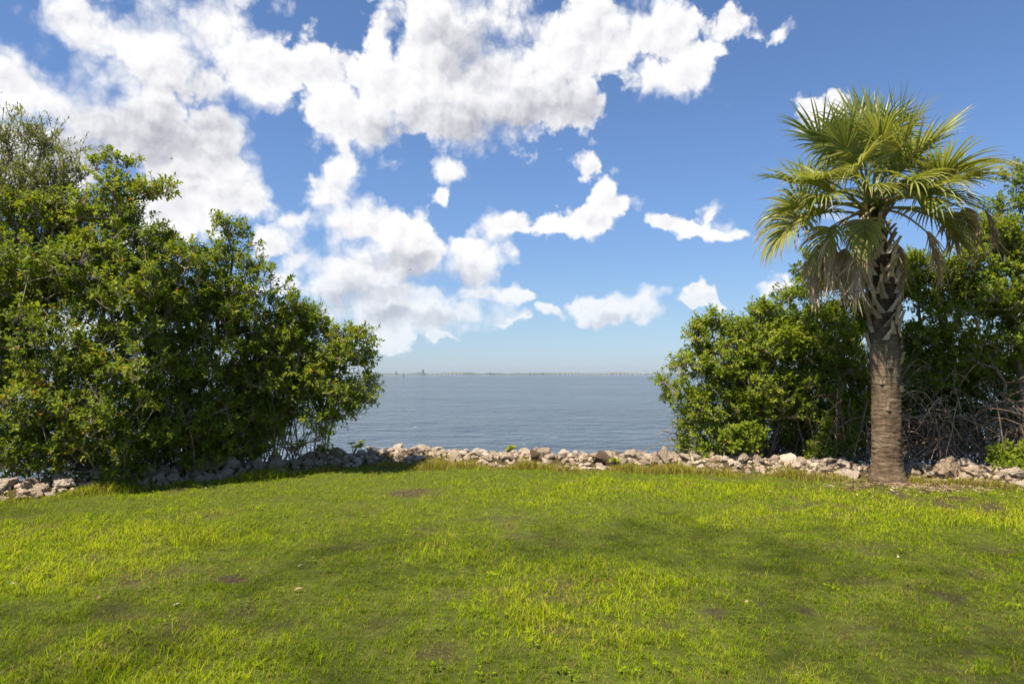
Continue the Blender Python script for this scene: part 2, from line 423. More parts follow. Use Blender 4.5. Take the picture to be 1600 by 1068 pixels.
def far_x(px, Y): return (px - 800) / FPX * Y
def make_far_shore():
    Y = 5600.0; k = Y / FPX                       # metres per photo pixel out there
    m, N, out = mat("far_shore_trees")
    principled(N, out, N.ramp(N.noise(obj_co(N), 0.01, 4, 0.6), [(0.3, (0.03, 0.05, 0.025)), (0.7, (0.09, 0.11, 0.06))]), 0.95)
    rng = np.random.default_rng(3)
    xs = np.linspace(-6500, 6500, 700)
    h = 5 + 13 * np.abs(np.interp(xs, np.linspace(-6500, 6500, 180), rng.random(180))) + 4 * rng.random(700)
    v = np.concatenate([np.stack([xs, np.full(700, Y - 30), np.full(700, SEA - 1)], -1), np.stack([xs, np.full(700, Y), h], -1),
                        np.stack([xs, np.full(700, Y + 250), h * 0.9], -1), np.stack([xs, np.full(700, Y + 300), np.full(700, SEA - 1)], -1)])
    i = np.arange(699)
    q = np.concatenate([np.stack([i + a * 700, i + 1 + a * 700, i + 1 + (a + 1) * 700, i + (a + 1) * 700], -1) for a in range(3)])
    tag(link("far_shore", mesh_of("far_shore", v, q, None, [m])), "low wooded far shore along the horizon", "shore", kind="structure")
    wall, N, out = mat("pale_condo_wall")
    principled(N, out, (0.50, 0.46, 0.43, 1), 0.8)
    grey, N, out = mat("grey_tower_wall"); principled(N, out, (0.10, 0.105, 0.12, 1), 0.8)
    glass, N, out = mat("condo_window_band"); principled(N, out, (0.10, 0.12, 0.14, 1), 0.3)
    def block(px, w, hpx, label, group, mt, bands=True, y=-40, name="condominium_block", cat="building"):
        W, H = w * k * 0.85, hpx * k * 0.9 + 2
        o = empty(name, (far_x(px, Y + y), Y + y, SEA))
        tag(o, label, cat, group)
        b = MB(); d = 18
        b.box(-W / 2, W / 2, 0, d, 0, H)
        link("wall", b.mesh("wall", [mt]), o)
        g = MB()
        if bands:
            n = max(2, int(H / 6))
            for j in range(n):
                z = H * (j + 0.45) / n
                g.box(-W / 2 * 0.9, W / 2 * 0.9, -0.25, -0.05, z, z + H / n * 0.4)
            link("window_band", g.mesh("window_band", [glass]), o)
        r = MB(); r.box(-W * 0.18, W * 0.2, d * 0.3, d * 0.7, H, H + 3.5)
        link("roof_house", r.mesh("roof_house", [mt]), o)
    block(661, 3.6, 8.0, "tall grey tower standing alone, the highest building on the far shore", None, grey, name="tower_block")
    block(619, 2.6, 5.0, "small dark stub tower far left on the horizon beside the left tree", None, grey, name="tower_block")
    for px, w, h in ((674, 3, 2.6), (680, 4, 2.2), (694, 4, 4.4), (699, 3, 3.4), (704, 3.4, 3.8), (711, 4, 3.6), (716, 3, 4.0), (722, 3.2, 4.4), (688, 3, 2.4)):
        block(px, w, h, "low pale block in the small cluster right of the grey tower on the far shore", "pale blocks right of the grey tower", wall)
    for px, w, h in ((766, 4, 3.4), (772, 3, 2.4), (828, 4, 2.6), (835, 3, 2.0), (848, 4, 2.2)):
        block(px, w, h, "lone faint block on the wooded middle of the far shore", "scattered blocks in the middle of the far shore", grey)
    for px, w, h in ((872, 2.4, 4.6), (880, 4, 3.6), (886, 3, 3.2), (892, 4.4, 4.6), (898, 3.4, 4.0), (903, 3.4, 4.8), (909, 3, 3.6), (915, 4.5, 3.2), (921, 3, 2.8), (927, 4.5, 3.4), (933, 3, 3.0)):
        block(px, w, h, "white condominium block in the long group at the middle right of the far shore", "white condominium blocks at the middle right", wall)
    for px, w, h in ((962, 3, 4.6), (967, 3.6, 5.2), (973, 4.2, 4.6), (979, 3, 4.4), (985, 4, 3.0), (994, 4, 4.0), (999, 3.4, 3.4), (1006, 5, 2.2), (1016, 4, 1.8), (1024, 5, 2.2), (1033, 4, 1.8), (945, 4, 2.2), (952, 4, 1.8)):
        block(px, w, h, "pinkish condominium block in the far right group on the far shore", "condominium blocks at the far right", wall)
    wood, N, out = mat("piling_wood"); principled(N, out, (0.07, 0.06, 0.055, 1), 0.9)
    board, N, out = mat("marker_board"); principled(N, out, (0.12, 0.16, 0.12, 1), 0.7)
    for px, Yp, lab in ((598, 900, "thin channel marker post left of the other in the open water"), (631, 800, "thin channel marker post right of the other in the open water")):
        o = tag(empty("channel_marker", (far_x(px, Yp), Yp, SEA)), lab, "marker post")
        b = MB(); b.tube([(0, 0, -1), (0, 0, 2.6)], [0.45, 0.4], 8); link("post", b.mesh("post", [wood]), o)
        b = MB(); b.box(-0.9, 0.9, -0.52, -0.44, 2.0, 3.6); link("board", b.mesh("board", [board]), o)

make_ground(); make_water(); make_far_shore()

# ------------------------------------------------------------------ trees
def bark_material(name, c0, c1, c2):
    m, N, out = mat(name)
    co = obj_co(N)
    mp = N.new('ShaderNodeMapping'); N.put(mp.inputs[0], co); mp.inputs['Scale'].default_value = (1, 1, 0.35)
    n = N.noise(mp.outputs[0], 30.0, 5, 0.65)
    principled(N, out, N.ramp(N.math('ADD', n, N.math('MULTIPLY', attr(N), 0.25)), [(0.3, c0), (0.55, c1), (0.8, c2)]), 0.9, n, 0.6, 0.01, 0.2)
    return m

def leaf_material(name, stops, rough=0.48, trans=0.40):
    m, N, out = mat(name)
    t = attr(N)
    n = N.noise(obj_co(N), 1.3, 3, 0.6)
    f = N.math('ADD', t, N.math('MULTIPLY', N.math('SUBTRACT', n, 0.5), 0.85), clamp=True)
    col = N.ramp(f, stops)
    bright = N.mix(1.0, col, (1.7, 1.75, 0.9, 1), 'MULTIPLY')
    leafy(N, out, col, rough, trans, bright, 0.22)
    return m

BARK = bark_material("mangrove_bark", (0.07, 0.052, 0.042), (0.20, 0.155, 0.12), (0.38, 0.31, 0.25))
ROOT = bark_material("prop_root_bark", (0.04, 0.026, 0.018), (0.15, 0.098, 0.063), (0.38, 0.27, 0.185))
LEAF_A = leaf_material("mangrove_leaf", [(0.0, (0.075, 0.115, 0.010)), (0.35, (0.140, 0.188, 0.014)), (0.68, (0.235, 0.262, 0.021)), (0.88, (0.31, 0.30, 0.027)), (0.965, (0.32, 0.22, 0.02)), (1.0, (0.33, 0.13, 0.02))])
LEAF_C = leaf_material("sunny_mangrove_leaf", [(0.0, (0.085, 0.125, 0.010)), (0.35, (0.155, 0.205, 0.014)), (0.68, (0.225, 0.265, 0.020)), (0.93, (0.31, 0.31, 0.028)), (1.0, (0.30, 0.24, 0.03))])
LEAF_B = leaf_material("buttonwood_leaf", [(0.0, (0.10, 0.12, 0.022)), (0.4, (0.19, 0.21, 0.045)), (0.75, (0.27, 0.28, 0.08)), (1.0, (0.34, 0.33, 0.11))], 0.45, 0.25)

def unit(v):
    return v / (np.linalg.norm(v, axis=-1, keepdims=True) + 1e-9)

def leaves_mesh(name, P, D, U, L, W, tint, m, fold=0.25):
    """P base, D direction, U up, L length, W width per leaf; a pointed oval folded along its midrib"""
    D = unit(D); S = unit(np.cross(D, U)); Nn = np.cross(S, D)
    n = len(P); L = L[:, None]; W = W[:, None]
    def pt(t, s, droop): return P + D * L * t + S * W * 0.5 * s + Nn * (abs(s) * W * fold - droop * L)
    vs = [pt(0, 0, 0), pt(.36, -.86, 0.0), pt(.36, 0, 0.0), pt(.36, .86, 0.0), pt(.72, -.92, .04), pt(.72, 0, .04), pt(.72, .92, .04), pt(1.0, 0, .12)]
    v = np.stack(vs, 1).reshape(-1, 3)
    b = np.arange(n)[:, None] * 8
    tri = np.concatenate([b + np.array(f)[None, :] for f in ((0, 2, 1), (0, 3, 2), (4, 5, 7), (5, 6, 7))])
    quad = np.concatenate([b + np.array(f)[None, :] for f in ((1, 2, 5, 4), (2, 3, 6, 5))])
    return mesh_of(name, v, quad, tri, [m], {'tint': np.repeat(tint, 8)}, False)

def grow(root, stems, lumps, n_tips, rng, step=0.28, wiggle=0.05, shell=0.5):
    """a branching skeleton: stems from the root, then every tip joined to the nearest good branch"""
    nodes, parent, dist = [np.array(root, float)], [-1], [0.0]
    for s in stems:
        pts = [np.array(root, float)] + [np.array(p, float) for p in s]
        cur = 0; p0 = pts[0]
        for p1 in pts[1:]:
            k = max(1, int(np.linalg.norm(p1 - p0) / step))
            for i in range(1, k + 1):
                q = p0 + (p1 - p0) * i / k + rng.normal(0, wiggle, 3) * (0 if i == k else 1)
                nodes.append(q); parent.append(cur); dist.append(dist[cur] + np.linalg.norm(q - nodes[cur])); cur = len(nodes) - 1
            p0 = p1
    vol = np.array([l[1][0] * l[1][1] * l[1][2] for l in lumps]) ** 0.75 * np.array([l[2] if len(l) > 2 else 1.0 for l in lumps])
    which = rng.choice(len(lumps), n_tips, p=vol / vol.sum())
    dirs = unit(rng.normal(size=(n_tips, 3)))
    r = (shell + (1 - shell) * rng.random(n_tips) ** 0.6)
    c = np.array([lumps[i][0] for i in which]); rad = np.array([lumps[i][1] for i in which])
    tips = c + dirs * r[:, None] * rad
    tips = tips[tips[:, 2] > -0.25]
    order = np.argsort(np.linalg.norm(tips - nodes[0], axis=1) + rng.random(len(tips)) * 0.3)
    cap = 200000
    NA = np.array(nodes); 
    buf = np.zeros((40000, 3)); db = np.zeros(40000); n = len(nodes)
    buf[:n] = NA; db[:n] = dist
    tip_ids = []
    for ti in order:
        t = tips[ti]
        d = np.linalg.norm(buf[:n] - t, axis=1)
        j = int(np.argmin(d + 0.22 * db[:n]))
        if d[j] < 0.06: continue
        k = max(1, int(d[j] / step)); cur = j; a = buf[j].copy()
        side = rng.normal(0, 1, 3) * d[j] * 0.07 + np.array([0, 0, 0.05 * d[j]])
        for i in range(1, k + 1):
            u = i / k
            q = a + (t - a) * u + side * math.sin(u * math.pi) + (rng.normal(0, wiggle * 0.5, 3) if i < k else 0)
            buf[n] = q; db[n] = db[cur] + np.linalg.norm(q - buf[cur]); parent.append(cur); cur = n; n += 1
        tip_ids.append(cur)
    return buf[:n].copy(), np.array(parent), np.array(tip_ids)

def limb_mesh(name, nodes, parent, r_tip, r_pow, m, r_max, sides=6):
    n = len(nodes); cnt = np.zeros(n)
    has = np.zeros(n, bool); has[parent[1:]] = True
    cnt[~has] = 1
    for i in range(n - 1, 0, -1): cnt[parent[i]] += cnt[i]
    rad = np.minimum(r_tip * cnt ** r_pow, r_max)
    a = nodes[parent[1:]]; b = nodes[1:]; ra = np.minimum(rad[parent[1:]], rad[1:] * 1.35); rb = rad[1:]
    t = unit(b - a); ref = np.where(np.abs(t[:, 2:3]) > 0.9, np.array([[1.0, 0, 0]]), np.array([[0, 0, 1.0]]))
    u = unit(np.cross(t, ref)); w = np.cross(u, t)
    an = np.arange(sides) / sides * 2 * math.pi
    ring = np.cos(an)[None, :, None] * u[:, None, :] + np.sin(an)[None, :, None] * w[:, None, :]
    A = (a - t * ra[:, None] * 0.5)[:, None, :] + ring * ra[:, None, None]
    B = (b + t * rb[:, None] * 0.5)[:, None, :] + ring * rb[:, None, None]
    v = np.concatenate([A, B], 1).reshape(-1, 3)
    k = np.arange(sides); k2 = (k + 1) % sides
    f = np.stack([k, k2, k2 + sides, k + sides], -1)
    q = (np.arange(len(a))[:, None, None] * 2 * sides + f[None]).reshape(-1, 4)
    tint = np.repeat(np.clip(1 - rb / 0.05, 0, 1), 2 * sides)
    return mesh_of(name, v, q, None, [m], {'tint': tint}, True), rad

def foliage(nodes, parent, tips, rad, rng, m, per_tip=4, ros=8, L=0.085, W=0.042, spread=0.26, along=0.5, up=0.55, centre=None, leafmax=0.02, narrow=False):
    """twigs that end in rosettes of leaves; returns (leaf mesh, twig segments)"""
    cand = [(i, 1.0) for i in tips]
    for i in range(1, len(nodes)):
        if rad[i] < leafmax and rng.random() < along: cand.append((i, 0.7))
    base, end = [], []
    for i, s in cand:
        d = nodes[i] - nodes[parent[i]]; d = d / (np.linalg.norm(d) + 1e-9)
        for k in range(max(1, int(round(per_tip * s)))):
            v = d * 0.8 + rng.normal(0, 0.62, 3) + np.array([0, 0, up])
            v /= np.linalg.norm(v) + 1e-9
            base.append(nodes[i]); end.append(nodes[i] + v * spread * rng.uniform(0.45, 1.15))
    base, end = np.array(base), np.array(end)
    n = len(base); ax = unit(end - base)
    # rosette of leaves round every twig end, some down its length
    k = ros
    rep = np.repeat(np.arange(n), k); m_ = len(rep)
    ref = unit(rng.normal(size=(n, 3))); s1 = unit(np.cross(ax, ref)); s2 = np.cross(ax, s1)
    ang = (np.tile(np.arange(k), n) * 2.399 + np.repeat(rng.random(n) * 6.28, k)) + rng.normal(0, .2, m_)
    tt = np.tile(np.linspace(0, 1, k), n)
    out = np.cos(ang)[:, None] * s1[rep] + np.sin(ang)[:, None] * s2[rep]
    rise = np.clip(tt * 1.1 + rng.normal(0, .15, m_), -0.1, 1.3)
    D = out + ax[rep] * rise[:, None] * (1.5 if narrow else 1.0) + np.array([0, 0, 0.10])
    P = end[rep] - (end - base)[rep] * ((1 - tt) * (0.95 if narrow else 0.42))[:, None] + rng.normal(0, 0.006, (m_, 3))
    U = ax[rep] * 0.8 + np.array([0, 0, 0.9]) + rng.normal(0, .35, (m_, 3))
    sz_ = np.repeat(rng.uniform(.72, 1.15, n), k)
    ll = L * rng.uniform(0.6, 1.2, m_) * sz_; ww = W * rng.uniform(0.75, 1.15, m_) * sz_
    tint = np.clip(np.repeat(rng.normal(0.42, 0.16, n), k) + rng.normal(0, .10, m_), 0, 0.93)
    odd = rng.random(m_) < 0.02; tint[odd] = rng.uniform(0.95, 1.0, odd.sum())
    keep = rng.random(m_) < 0.93
    return leaves_mesh("crown", P[keep], D[keep], U[keep], ll[keep], ww[keep], tint[keep], m), base, end

def tree(name, label, root, stems, lumps, n_tips, seed, leaf, cat="tree", group=None, r_tip=0.0055, r_pow=0.42, r_max=0.11, per_tip=4, ros=8,
         L=0.085, W=0.042, spread=0.26, along=0.5, up=0.55, wiggle=0.05, shell=0.45, narrow=False, bark=None, bare=0):
    rng = np.random.default_rng(seed)
    root = np.array(root, float)
    o = tag(empty(name, tuple(root)), label, cat, group)
    rel = lambda p: np.array(p, float) - root
    nodes, parent, tips = grow((0, 0, 0), [[rel(p) for p in s] for s in stems], [(rel(l[0]), l[1], *(l[2:])) for l in lumps], n_tips, rng, wiggle=wiggle, shell=shell)
    # (tips are kept above the ground by grow; the root sits at ground height)
    me, rad = limb_mesh("trunk", nodes, parent, r_tip, r_pow, bark or BARK, r_max)
    link("trunk", me, o)
    lm, b, e = foliage(nodes, parent, tips, rad, rng, leaf, per_tip, ros, L, W, spread, along, up, narrow=narrow)
    n = len(b)
    tw = np.concatenate([b, e]); par = np.concatenate([np.full(n, -1), np.arange(n)])
    t = unit(e - b); u = unit(np.cross(t, np.array([[0.3, 0.2, 0.9]]))); w = np.cross(u, t)
    an = np.arange(3) / 3 * 2 * math.pi
    ring = np.cos(an)[None, :, None] * u[:, None] + np.sin(an)[None, :, None] * w[:, None]
    v = np.concatenate([b[:, None] + ring * 0.0042, e[:, None] + ring * 0.0022], 1).reshape(-1, 3)
    k = np.arange(3); k2 = (k + 1) % 3
    q = (np.arange(n)[:, None, None] * 6 + np.stack([k, k2, k2 + 3, k + 3], -1)[None]).reshape(-1, 4)
    link("twigs", mesh_of("twigs", v, q, None, [bark or BARK], {'tint': np.full(len(v), 0.6)}), o)
    link("crown", lm, o)
    return o

def lump(px, py, Y, rx, ry, depth, w=1.0):
    """an ellipsoid of foliage: centre seen at a photo pixel, radii given in photo pixels, depth in metres"""
    c = at(px, py, Y); s = Y / FPX
    rx = max(rx - 14, rx * .55); ry = max(ry - 14, ry * .55)          # leaves reach beyond the branch tips
    return (tuple(c), (rx * s, depth, ry * s), w)

def gz(x, y): return float(ground_z(x, y))
def spot(px, Y):
    x = (px - 800) / FPX * Y
    return (x, Y, gz(x, Y))

def build_left_trees():
    # tall airy buttonwood at the far left
    Y = 10.2
    tree("buttonwood_tree", "tall airy grey-green tree with narrow leaves at the far left edge", spot(-60, Y),
         [[at(-55, 620, Y), at(-30, 420, Y), at(15, 280, Y)], [at(20, 600, Y), at(70, 420, Y + .2), at(95, 300, Y)], [at(-110, 500, Y), at(-130, 300, Y)]] + [[at(a0, b0, Y), at((a0 + a1) / 2 - 4, (b0 + b1) / 2, Y), at(a1, b1, Y)] for a0, b0, a1, b1 in
           ((-10, 300, 6, 168), (5, 290, 34, 180), (20, 290, 66, 192), (40, 300, 100, 200), (60, 300, 124, 236), (-20, 300, -14, 175), (50, 280, 82, 212), (12, 260, 18, 190))],
         [lump(10, 235, Y, 26, 52, .4, 1.4),  lump(60, 225, Y, 38, 26, .3, 1.3), lump(95, 215, Y, 22, 12, .2, 1.2), lump(105, 275, Y, 32, 35, .4), lump(40, 310, Y, 80, 60, .7), lump(110, 350, Y + .2, 70, 55, .7),
          lump(-80, 300, Y, 80, 120, .8), lump(30, 440, Y + .3, 120, 90, .9), lump(130, 440, Y + .3, 60, 60, .6), lump(-60, 560, Y + .3, 120, 100, .8)],
         800, 11, LEAF_B, r_max=0.07, per_tip=5, ros=11, L=0.072, W=0.021, spread=0.36, up=0.75, along=0.45, narrow=True, wiggle=0.04, shell=0.3)
    # glossy mangrove in front of it, with the forked top sprig
    Y = 9.9
    tree("mangrove_tree", "dark glossy mangrove with a leafy forked top, left of the lower spreading one", spot(150, Y + .2),
         [[at(150, 600, Y), at(170, 450, Y), at(185, 320, Y)], [at(90, 600, Y), at(40, 480, Y), at(10, 400, Y)], [at(220, 600, Y + .1), at(270, 480, Y + .1), at(290, 420, Y)], [at(60, 660, Y - .2), at(-30, 600, Y - .2)]],
         [lump(165, 262, Y, 28, 26, .3, 1.6), lump(190, 255, Y, 16, 12, .2, 1.4), lump(225, 300, Y, 30, 22, .3, 1.6), lump(250, 295, Y, 14, 12, .2, 1.4), lump(190, 310, Y, 42, 34, .4, 1.5), lump(150, 330, Y, 40, 40, .4), lump(75, 345, Y, 44, 44, .4, 1.3), lump(15, 335, Y, 36, 46, .3, 1.2), lump(190, 350, Y, 42, 32, .4, 1.3), lump(235, 372, Y, 38, 24, .3, 1.3),
          lump(200, 400, Y, 80, 50, .7), lump(120, 430, Y - .1, 90, 70, .8), lump(20, 440, Y, 70, 90, .8), lump(230, 470, Y, 80, 70, .9), lump(290, 410, Y, 36, 34, .4),
          lump(100, 540, Y - .2, 110, 80, .9), lump(-30, 560, Y - .2, 90, 110, .8), lump(220, 560, Y - .1, 80, 70, .9), lump(60, 640, Y - .4, 100, 60, .6), lump(190, 650, Y - .2, 90, 60, .8), lump(130, 700, Y - .4, 120, 36, .5), lump(0, 715, Y - .7, 60, 45, .4), lump(60, 735, Y - .5, 70, 24, .3, 1.3), lump(170, 735, Y - .2, 70, 22, .3, 1.3), lump(50, 690, Y + .6, 120, 60, .4, 1.2)],
         1150, 12, LEAF_A, r_max=0.09, per_tip=5, ros=9, L=0.075, W=0.036)
    # middle one
    Y = 10.9
    tree("mangrove_tree", "mid-height mangrove with a pale sprig on top, between the forked one and the spreading limb", spot(300, Y),
         [[at(310, 620, Y), at(340, 500, Y), at(365, 400, Y)], [at(290, 600, Y), at(270, 480, Y), at(240, 410, Y + .1)], [at(340, 620, Y), at(395, 530, Y), at(415, 460, Y)]],
         [lump(360, 362, Y, 24, 18, .25, 1.4), lump(385, 375, Y, 22, 18, .25, 1.3), lump(345, 402, Y, 36, 26, .35, 1.2), lump(300, 408, Y, 36, 24, .4), lump(255, 385, Y, 36, 26, .4), lump(392, 428, Y, 36, 28, .4, 1.2), lump(430, 445, Y, 24, 22, .3, 1.3),
          lump(455, 478, Y, 20, 14, .25, 1.2), lump(375, 485, Y, 70, 46, .7), lump(300, 470, Y, 80, 60, .8), lump(320, 560, Y, 110, 70, .9), lump(300, 650, Y - .2, 110, 60, .8), lump(250, 700, Y - .5, 90, 34, .5), lump(300, 725, Y - .4, 70, 20, .3, 1.3), lump(220, 735, Y - .6, 60, 18, .3, 1.3), lump(250, 690, Y + .8, 160, 50, .4, 1.2)],
         760, 13, LEAF_A, r_max=0.09, per_tip=5, ros=9, L=0.075, W=0.036)
    # low spreading one reaching right over the water
    Y = 11.3
    tree("mangrove_tree", "low spreading mangrove whose long limb leans right over the rocks and the water", spot(370, Y - .1),
         [[at(390, 660, Y), at(420, 580, Y), at(470, 500, Y)], [at(400, 650, Y), at(450, 610, Y), at(520, 590, Y - .1), at(560, 580, Y - .1)], [at(390, 640, Y), at(410, 540, Y), at(430, 480, Y)]],
         [lump(470, 500, Y, 46, 22, .4, 1.3), lump(505, 515, Y, 30, 18, .25, 1.4), lump(540, 530, Y, 34, 14, .3, 1.4), lump(568, 530, Y, 18, 14, .25, 1.4), lump(560, 565, Y, 26, 16, .3, 1.2), lump(568, 610, Y, 20, 26, .35, 1.3), lump(520, 560, Y, 50, 30, .5), lump(540, 620, Y, 42, 36, .5, 1.2),
          lump(500, 655, Y, 34, 24, .35, 1.2), lump(500, 684, Y, 16, 10, .2, 1.5), lump(480, 600, Y, 60, 46, .6), lump(440, 545, Y, 64, 46, .7), lump(420, 600, Y, 70, 46, .7), lump(390, 650, Y - .1, 50, 46, .5), lump(360, 690, Y - .2, 60, 36, .5), lump(420, 680, Y, 20, 20, .3), lump(390, 712, Y, 34, 14, .25, 1.6), lump(340, 715, Y, 50, 18, .3, 1.2), lump(425, 655, Y, 44, 36, .4, 1.2), lump(400, 690, Y - .1, 44, 26, .3, 1.2)],
         700, 14, LEAF_A, r_max=0.10, per_tip=5, ros=9, L=0.075, W=0.036)

def build_right_trees():
    Y = 12.4
    tree("mangrove_tree", "sunlit round mangrove nearest the open water, left of the palm", spot(1180, Y + .2),
         [[at(1170, 660, Y), at(1150, 580, Y), at(1130, 530, Y)], [at(1190, 640, Y), at(1210, 560, Y), at(1220, 500, Y)], [at(1150, 680, Y), at(1100, 640, Y), at(1065, 600, Y)], [at(1230, 650, Y), at(1270, 560, Y)]],
         [lump(1105, 510, Y, 26, 18, .35, 1.3), lump(1090, 530, Y, 22, 22, .3, 1.2), lump(1150, 515, Y, 40, 20, .4, 1.2), lump(1195, 490, Y, 36, 20, .4, 1.2), lump(1240, 470, Y, 40, 22, .4, 1.2), lump(1070, 575, Y, 30, 18, .35, 1.3), lump(1045, 605, Y, 24, 14, .3, 1.4), lump(1055, 620, Y, 24, 18, .3, 1.3),
          lump(1085, 660, Y, 32, 36, .4, 1.2), lump(1085, 700, Y, 30, 22, .4, 1.2), lump(1130, 570, Y, 60, 50, .7), lump(1200, 540, Y, 70, 50, .8), lump(1120, 640, Y, 60, 50, .7), lump(1190, 610, Y, 80, 60, .8), lump(1270, 530, Y, 70, 60, .8), lump(1150, 690, Y - .5, 40, 30, .35, .8), lump(1260, 610, Y, 60, 50, .6, .9), lump(1110, 715, Y - .3, 40, 12, .3, .8), lump(1200, 660, Y + .4, 90, 40, .4, .9), lump(1280, 670, Y + .5, 60, 50, .4, .9), lump(1180, 700, Y + .5, 90, 28, .3, 1.2), lump(1270, 705, Y + .4, 70, 24, .3, 1.2), lump(1220, 640, Y - .2, 60, 36, .4)],
         1050, 21, LEAF_C, r_max=0.08, per_tip=5, ros=8, L=0.085, W=0.040)
    Y = 12.6
    tree("mangrove_tree", "mangrove standing directly behind the palm trunk, with sky showing through", spot(1390, Y + .3),
         [[at(1380, 640, Y), at(1340, 540, Y), at(1310, 450, Y)], [at(1400, 640, Y), at(1430, 540, Y), at(1440, 440, Y)], [at(1400, 600, Y), at(1400, 480, Y)]],
         [lump(1290, 440, Y, 46, 24, .4, 1.2), lump(1260, 415, Y, 14, 14, .2, .8), lump(1340, 440, Y, 40, 34, .4, 1.1), lump(1330, 500, Y, 60, 40, .6), lump(1430, 420, Y, 46, 30, .5, 1.1), lump(1400, 450, Y, 50, 40, .5), lump(1470, 460, Y, 60, 44, .6), lump(1440, 530, Y, 60, 30, .6, .8), lump(1320, 570, Y, 60, 40, .6, .8), lump(1310, 640, Y - .3, 60, 40, .5, .6), lump(1440, 590, Y, 60, 34, .5, .9), lump(1400, 660, Y + .7, 120, 50, .4, 1.0), lump(1460, 620, Y + .9, 90, 70, .4, .9), lump(1360, 700, Y + .6, 90, 26, .3, 1.2), lump(1340, 620, Y + .2, 60, 50, .5), lump(1400, 560, Y + .4, 60, 40, .5)],
         950, 22, LEAF_C, r_max=0.09, per_tip=5, ros=8, L=0.085, W=0.040)
    Y = 12.0
    tree("mangrove_tree", "tallest mangrove on the right, rising behind the palm at the edge of the photo", spot(1590, Y + .4),
         [[at(1600, 640, Y), at(1590, 500, Y), at(1580, 380, Y)], [at(1570, 620, Y), at(1530, 520, Y), at(1510, 440, Y)], [at(1620, 620, Y), at(1680, 480, Y), at(1700, 360, Y)]],
         [lump(1592, 280, Y, 22, 18, .3, 1.2), lump(1620, 300, Y, 40, 40, .5), lump(1575, 330, Y, 36, 34, .5, 1.2), lump(1550, 380, Y, 46, 40, .5, 1.1), lump(1510, 420, Y, 42, 34, .5, 1.1), lump(1600, 400, Y, 70, 60, .7), lump(1680, 380, Y, 80, 80, .8), lump(1540, 470, Y, 70, 46, .7), lump(1620, 490, Y, 80, 56, .8), lump(1560, 540, Y, 70, 34, .6, .8), lump(1640, 560, Y - .2, 60, 40, .6, .8), lump(1490, 500, Y, 40, 40, .5, .9), lump(1500, 560, Y + .3, 60, 40, .5), lump(1560, 610, Y + .9, 100, 60, .4, .9), lump(1640, 660, Y + .9, 90, 60, .4, .9), lump(1530, 680, Y + 1.2, 110, 46, .3, 1.1), lump(1600, 600, Y + 1.3, 110, 50, .3, 1.0), lump(1460, 690, Y + 1.2, 80, 40, .3, 1.1)],
         1150, 23, LEAF_C, r_max=0.09, per_tip=5, ros=8, L=0.085, W=0.040)
    # leafy suckers at their feet
    Yb = 11.9
    for px, py, rx, ry, sd, lab in ((1165, 690, 30, 34, 31, "bright leafy mangrove sapling behind the rocks, left one of the two before the dark roots"),
                                    (1305, 690, 42, 46, 32, "bright leafy mangrove sapling behind the rocks just left of the palm trunk"),
                                    (1590, 722, 34, 16, 33, "low dark green shrub behind the rocks at the right edge of the photo")):
        y = Yb if sd != 33 else 10.5
        tree("mangrove_sapling", lab, spot(px + 5, y), [[at(px + 4, py + 10, y), at(px, py - 10, y)]],
             [lump(px, py, y, rx, ry, .3), lump(px - rx * .4, py + ry * .5, y - .1, rx * .7, ry * .4, .25)], 70, sd, LEAF_C, cat="sapling", r_max=0.02, per_tip=3, ros=8, L=0.10, W=0.045)

